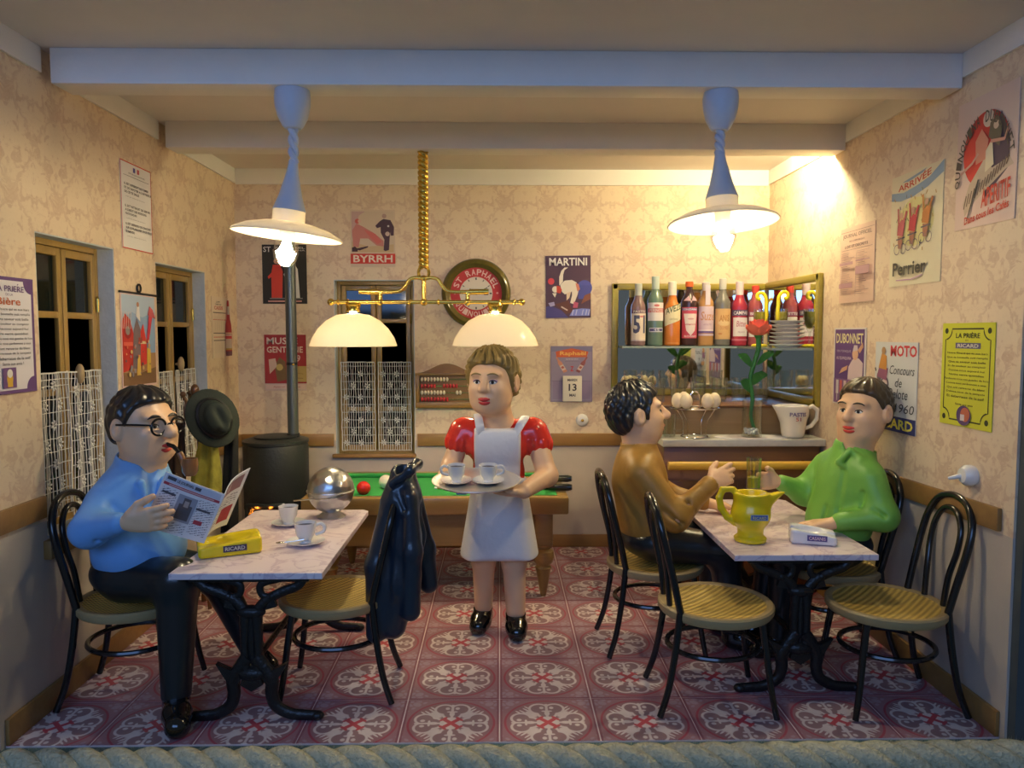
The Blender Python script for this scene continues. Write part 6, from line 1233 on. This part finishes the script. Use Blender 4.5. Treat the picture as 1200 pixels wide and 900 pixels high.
C = Clay((.60, 3.76, .05), (1.36, 4.32, .74), .0065); limbs(C, legs, 0, .05); C.ell((.85, 4.045, .585), (.19, .195, .11), k=.05); C.field(lambda x, y, z: .475 - z + 9 * np.maximum(0, 0 * x) - 9 * np.maximum(0, x - 1.10), .012); C.field(lambda x, y, z: .10 - z + 0 * x, .01); C.build('trousers', TROU, man, org)
shoe('shoe', (1.36, 3.90, 0), (1.255, 3.93, 0), SHOEM, man, org, 1.1); shoe('shoe', (1.33, 4.17, 0), (1.22, 4.17, 0), SHOEM, man, org, 1.1)

# ---------- person in green
org = (1.80, 3.93, 0); hc = A_(1.915, 3.90, 1.288); HR = frame3((-.84, -.54, -.04)); hs = .170
C = Clay((1.30, 3.55, -.02), (2.13, 4.36, 1.50), .0062)
add_head(C, hc, HR, hs, nose=.85, jowl=.95); C.cone((1.895, 3.91, 1.17), (1.865, 3.92, 1.00), .088, .10, .04)
arms = [([(1.885, 3.755, .965), (1.925, 3.685, .785), (1.725, 3.715, .752)], [.082, .070, .046]), ([(1.82, 4.10, .965), (1.70, 4.12, .815), (1.555, 4.065, .880)], [.080, .066, .044])]
legs = [([(1.78, 3.85, .575), (1.50, 3.84, .550), (1.47, 3.84, .11)], [.105, .085, .060]), ([(1.78, 4.02, .575), (1.50, 4.04, .550), (1.46, 4.06, .11)], [.105, .085, .060])]
tor = lambda C_, o: (C_.ell((1.85, 3.92, .885), (.150 - o, .195 - o, .19 - o), k=.06), C_.ell((1.815, 3.93, .70), (.165 - o, .185 - o, .17 - o), k=.08))
tor(C, .022); limbs(C, arms, .022); limbs(C, legs, .014); C.ell((1.80, 3.93, .585), (.15, .16, .09), k=.05)
C.cone((1.74, 3.71, .752), (1.695, 3.72, .745), .034, .031, .015); C.cone((1.57, 4.07, .875), (1.525, 4.055, .888), .034, .030, .015)
hand(C, (1.70, 3.72, .738), (-1, .16, -.06), (0, 0, -1), -1, 1.15, curl=(.12, .14, .16, .2), thumb=.2)
hand(C, (1.525, 4.055, .888), (-1, -.18, .10), (-.1, -1, 0), 1, 1.1, curl=(.42, .45, .48, .5), thumb=.5)
man = C.build('person', SKIN, org=org, loc=org); tag(man, 'seated person in leaf-green shirt with brown hair, raising a yellow drink', 'person')
face_parts(C, hc, HR, hs, man, org, HBRN, LIPR, lipw=17, eye_w=.12, brow_t=.018)
hair(hc, HR, hs, HBRN, man, org, [(-1.1, -.68), (-.50, -.58), (-.32, -.36), (-.22, -.04), (.02, -.02), (.12, .12), (.26, .48), (.55, .68), (1, .84)], puff=.08, wave=.016, freq=30, seed=4)
C = Clay((1.48, 3.56, .45), (2.09, 4.26, 1.22), .0062); tor(C, 0); limbs(C, arms, 0, .045); C.cone((1.86, 3.84, 1.00), (1.86, 4.01, 1.00), .095, .095, .06); C.cone((1.873, 3.915, 1.02), (1.88, 3.912, 1.085), .118, .108, .03)
C.cone((1.885, 3.91, 1.05), (1.90, 3.90, 1.25), .088, .115, .01, 's'); C.cone((1.80, 3.83, 1.12), (1.785, 3.80, 1.02), .030, .004, .01, 's')
C.chain([A_(1.800, 3.805, 1.10), A_(1.745, 3.80, 1.04), A_(1.80, 3.76, .98)], [.014, .016, .006], .01); C.chain([A_(1.81, 3.80, 1.10), A_(1.845, 3.775, 1.06), A_(1.835, 3.75, 1.02)], [.012, .014, .006], .02)
for a, b in (((1.762, 3.775, 1.00), (1.735, 3.77, .80)), ((1.735, 3.77, .80), (1.73, 3.78, .62)), ((1.83, 3.70, .90), (1.82, 3.70, .82)), ((1.90, 3.62, .80), (1.86, 3.64, .83)), ((1.98, 3.72, .90), (1.99, 3.70, .82)), ((1.70, 3.83, .80), (1.69, 3.84, .70))): C.cone(a, b, .007, .004, .022, 's')
C.field(lambda x, y, z: .535 - z + 0 * x, .02); C.build('shirt', GRNS, man, org)
C = Clay((1.36, 3.66, .05), (2.02, 4.20, .74), .0065); limbs(C, legs, 0, .05); C.ell((1.80, 3.93, .585), (.185, .19, .11), k=.05); C.field(lambda x, y, z: .475 - z - 9 * np.maximum(0, 1.55 - x), .012); C.field(lambda x, y, z: .10 - z + 0 * x, .01); C.build('trousers', TROU, man, org)
shoe('shoe', (1.36, 3.83, 0), (1.47, 3.84, 0), SHOEM, man, org, 1.1); shoe('shoe', (1.35, 4.06, 0), (1.46, 4.06, 0), SHOEM, man, org, 1.1)
dg = empty('pastis_glass', (1.372, 3.985, .862), label='straight tumbler with yellow drink raised between the two seated persons', cat='glass')
m = MB(); m.lathe([(0, 0), (.032, 0), (.036, .004), (.041, .172), (.038, .172), (.034, .010), (0, .009)], 28); m.build('body', thin_glass('drink_glass', (.93, .95, .86), .12), dg)
m = MB(); m.lathe([(0, .011), (.0325, .012), (.0345, .066), (0, .066)], 24); m.build('drink', mat('yellow_pastis', (.72, .68, .05), .15), dg)

# ---------- waitress
org = (0, 4.17, 0); hc = A_(-.040, 4.10, 1.432); HR = frame3((-.30, -.95, -.06)); hs = .180
C = Clay((-.42, 3.60, -.02), (.38, 4.40, 1.64), .0062)
add_head(C, hc, HR, hs, nose=.62, jowl=.92); C.cone((-.02, 4.13, 1.31), (-.005, 4.16, 1.18), .078, .095, .04)
tor = lambda C_, o: (C_.ell((-.01, 4.165, 1.09), (.165 - o, .115 - o, .13 - o), k=.05), C_.ell((-.005, 4.17, .93), (.145 - o, .105 - o, .14 - o), k=.06), C_.cone((-.10, 4.12, 1.08), (.08, 4.12, 1.08), .07 - o, .07 - o, .05))
tor(C, .018); C.ell((0, 4.18, .78), (.165, .125, .15), k=.05)
C.chain([A_(-.215, 4.165, 1.13), A_(-.265, 4.12, .97), A_(-.300, 3.93, .925)], [.058, .052, .038], .03); C.chain([A_(.205, 4.16, 1.12), A_(.262, 4.06, .925), A_(.125, 3.80, .895)], [.060, .056, .040], .03)
C.cone((-.20, 4.16, 1.14), (.19, 4.16, 1.14), .06, .06, .05)
C.chain([A_(-.085, 4.19, .70), A_(-.090, 4.20, .42), A_(-.092, 4.24, .14)], [.090, .066, .052], .03); C.chain([A_(.085, 4.18, .70), A_(.082, 4.17, .42), A_(.092, 4.15, .14)], [.090, .068, .054], .03)
hand(C, (-.300, 3.93, .925), (.35, -.85, .02), (0, .05, 1), 1, 1.0, curl=(.15, .15, .18, .2), thumb=.1)
tips = hand(C, (.125, 3.80, .895), (-1, -.16, .06), (.02, -.1, 1), -1, 1.15, curl=(.10, .14, .18, .25), thumb=.2, spread=.10)
wt = C.build('person', SKIN, org=org, loc=org); tag(wt, 'standing waitress in red dress and white apron carrying a round tray', 'person')
face_parts(C, hc, HR, hs, wt, org, HBLD, LIPR, lipw=16, lipt=.085, eye_w=.13, eye_az=20, brow_t=.014, shadow=mat('mauve_eye_shadow', (.42, .24, .30), .5))
nail(tips, wt, org, LIPR, 1.15)
hair(hc, HR, hs, HBLD, wt, org, [(-1.1, -.55), (-.50, -.50), (-.1, -.42), (.10, -.30), (.22, .0), (.32, .44), (.50, .62), (1, .74)], puff=.12, wave=.042, freq=40, seed=1, top=.04)
C = Clay((-.33, 3.98, .44), (.32, 4.36, 1.30), .006); tor(C, 0)
C.cone((-.205, 4.165, 1.155), (-.225, 4.155, 1.10), .075, .080, .03); C.cone((.195, 4.16, 1.150), (.218, 4.15, 1.09), .077, .082, .03); C.cone((-.17, 4.165, 1.15), (.17, 4.165, 1.15), .075, .075, .05); C.cone((0, 4.18, .90), (0, 4.19, .50), .12, .165, .05)
C.field(lambda x, y, z: -.0022 * np.sin(np.arctan2(y - 4.16, np.abs(x) - .21) * 14) * (np.abs(x) > .15) * (z < 1.12), op='add')
C.field(lambda x, y, z: np.where(np.abs(x) > .19, 1.035 + .12 * np.maximum(0, .3 - np.abs(x)) - z, -1), .008)
C.cone((-.02, 4.14, 1.20), (-.03, 4.10, 1.36), .085, .11, .01, 's'); C.cone((-.055, 4.03, 1.25), (-.055, 4.02, 1.13), .062, .008, .01, 's'); C.field(lambda x, y, z: .47 - z + 0 * x, .01); C.build('dress', REDS, wt, org)
# apron: bib, skirt and straps as one clay sheet wrapped over the dress
C = Clay((-.27, 3.93, .42), (.27, 4.42, 1.30), .0055)
tor(C, -.013); C.cone((-.09, 4.11, 1.14), (.07, 4.11, 1.14), .080, .080, .04); C.field(lambda x, y, z: np.maximum(np.maximum(y - 4.12, z - 1.185), np.abs(x + .01) - .128), .02)
D0 = C.D.copy(); C.D[:] = .25; C.cone((0, 4.17, .885), (0, 4.19, .46), .150, .222, .03); C.field(lambda x, y, z: np.maximum(.452 - z, z - .90) + 0 * x, .012); C.field(lambda x, y, z: y - 4.27 + 0 * x, .01); C.field(lambda x, y, z: (4.035 - .02 * (0.9 - z)) - y + 0 * x - .012, .05); h = np.maximum(.02 - np.abs(C.D - D0), 0) / .02; C.D = np.minimum(C.D, D0) - h * h * .005
C.chain([A_(.16, 4.12, .885), A_(.06, 4.045, .885), A_(-.08, 4.04, .885), A_(-.165, 4.12, .885)], [.017] * 4, .006); ap = C.build('apron', APR, wt, org)
for pts in ([(-.095, 4.045, 1.15), (-.105, 4.035, 1.20), (-.115, 4.085, 1.245), (-.12, 4.16, 1.25), (-.11, 4.24, 1.20)], [(.085, 4.045, 1.15), (.110, 4.040, 1.20), (.135, 4.085, 1.232), (.145, 4.16, 1.238), (.13, 4.24, 1.19)]):
    m = MB(); m.tube(spline(pts, 6), .024, 10, flat=(V((0, -.6, .8)), .36)); m.build('apron_strap', APR, wt, org=org)
shoe('shoe', (-.120, 4.155, 0), (-.095, 4.255, 0), SHOEM, wt, org, 1.12); shoe('shoe', (.098, 4.06, 0), (.092, 4.165, 0), SHOEM, wt, org, 1.15)
# tray and two coffees
TRT = R(5); ty = (-.118, 3.775, .948)
tr = empty('serving_tray', ty, (TRT, 0, 0), 'round silver tray carried by the waitress', 'tray')
m = MB(); m.lathe([(0, -.004), (.19, -.004), (.205, .0), (.222, .010), (.224, .014), (.205, .005), (.19, .0015), (0, .0015)], 48); m.build('body', mat('polished_steel', (.80, .76, .70), .38, metal=.8), tr)
m = MB(); m.tube([(.2225 * cos(a), .2225 * sin(a), .013) for a in [2 * pi * i / 48 for i in range(48)]], .0028, 6, closed=True); m.build('rim', mat('polished_steel'), tr)
def on_tray(x, y, dz=.002): v = Matrix.Rotation(TRT, 3, 'X') @ V((x, y, dz)); return (ty[0] + v.x, ty[1] + v.y, ty[2] + v.z)
for x, rz, w1 in ((-.098, pi - .1, 'left'), (.062, .1, 'right')):
    before = set(COL.objects); c = on_tray(x, -.02); cup('white espresso cup with coffee on the tray, %s one' % w1, 'white saucer on the tray under the %s cup' % w1, c, rz, .85)
    for o in set(COL.objects) - before:
        if o.parent is None:
            o.rotation_euler = (TRT, 0, 0)
            o.rotation_euler = (Matrix.Rotation(TRT, 4, 'X') @ Matrix.Rotation(rz, 4, 'Z')).to_euler()
            if o.name.startswith('espresso'): o.location = on_tray(x, -.02, .002 + .0095 * .85)

# ---------- dark jacket thrown over the chair back by the left table
C = Clay((-.66, 3.32, .18), (-.28, 3.76, 1.14), .0065)
C.chain([A_(-.452, 3.50, 1.035), A_(-.455, 3.49, .93), A_(-.45, 3.49, .75), A_(-.47, 3.47, .55), A_(-.50, 3.46, .33)], [.062, .085, .095, .095, .062], .04)
C.chain([A_(-.50, 3.47, .90), A_(-.565, 3.45, .62), A_(-.58, 3.44, .30)], [.055, .060, .045], .03); C.chain([A_(-.42, 3.60, .90), A_(-.375, 3.62, .65), A_(-.345, 3.60, .48)], [.05, .058, .045], .03); C.chain([A_(-.42, 3.42, .95), A_(-.405, 3.40, .70), A_(-.41, 3.40, .42)], [.04, .05, .045], .025)
C.chain([A_(-.49, 3.42, 1.01), A_(-.41, 3.42, 1.075), A_(-.385, 3.50, 1.09), A_(-.43, 3.57, 1.06)], [.022, .024, .024, .022], .015)
C.ell((-.445, 3.47, 1.075), (.040, .055, .050), k=.02, op='s')
for a, b in (((-.50, 3.385, .90), (-.515, 3.37, .35)), ((-.445, 3.375, .85), (-.46, 3.35, .45)), ((-.36, 3.48, .90), (-.37, 3.45, .55)), ((-.47, 3.40, 1.0), (-.43, 3.39, .9))): C.cone(a, b, .010, .006, .03, 's')
C.field(lambda x, y, z: .235 + .22 * np.maximum(0, x + .48) * 4 - z, .02)
jk = C.build('dark_jacket', mat('navy_leather_clay', (.014, .024, .040), .30, coat=.3, bump=.3, bscale=18), loc=(0, 0, 0)); tag(jk, 'dark navy jacket draped over the chair back right of the left table', 'jacket')
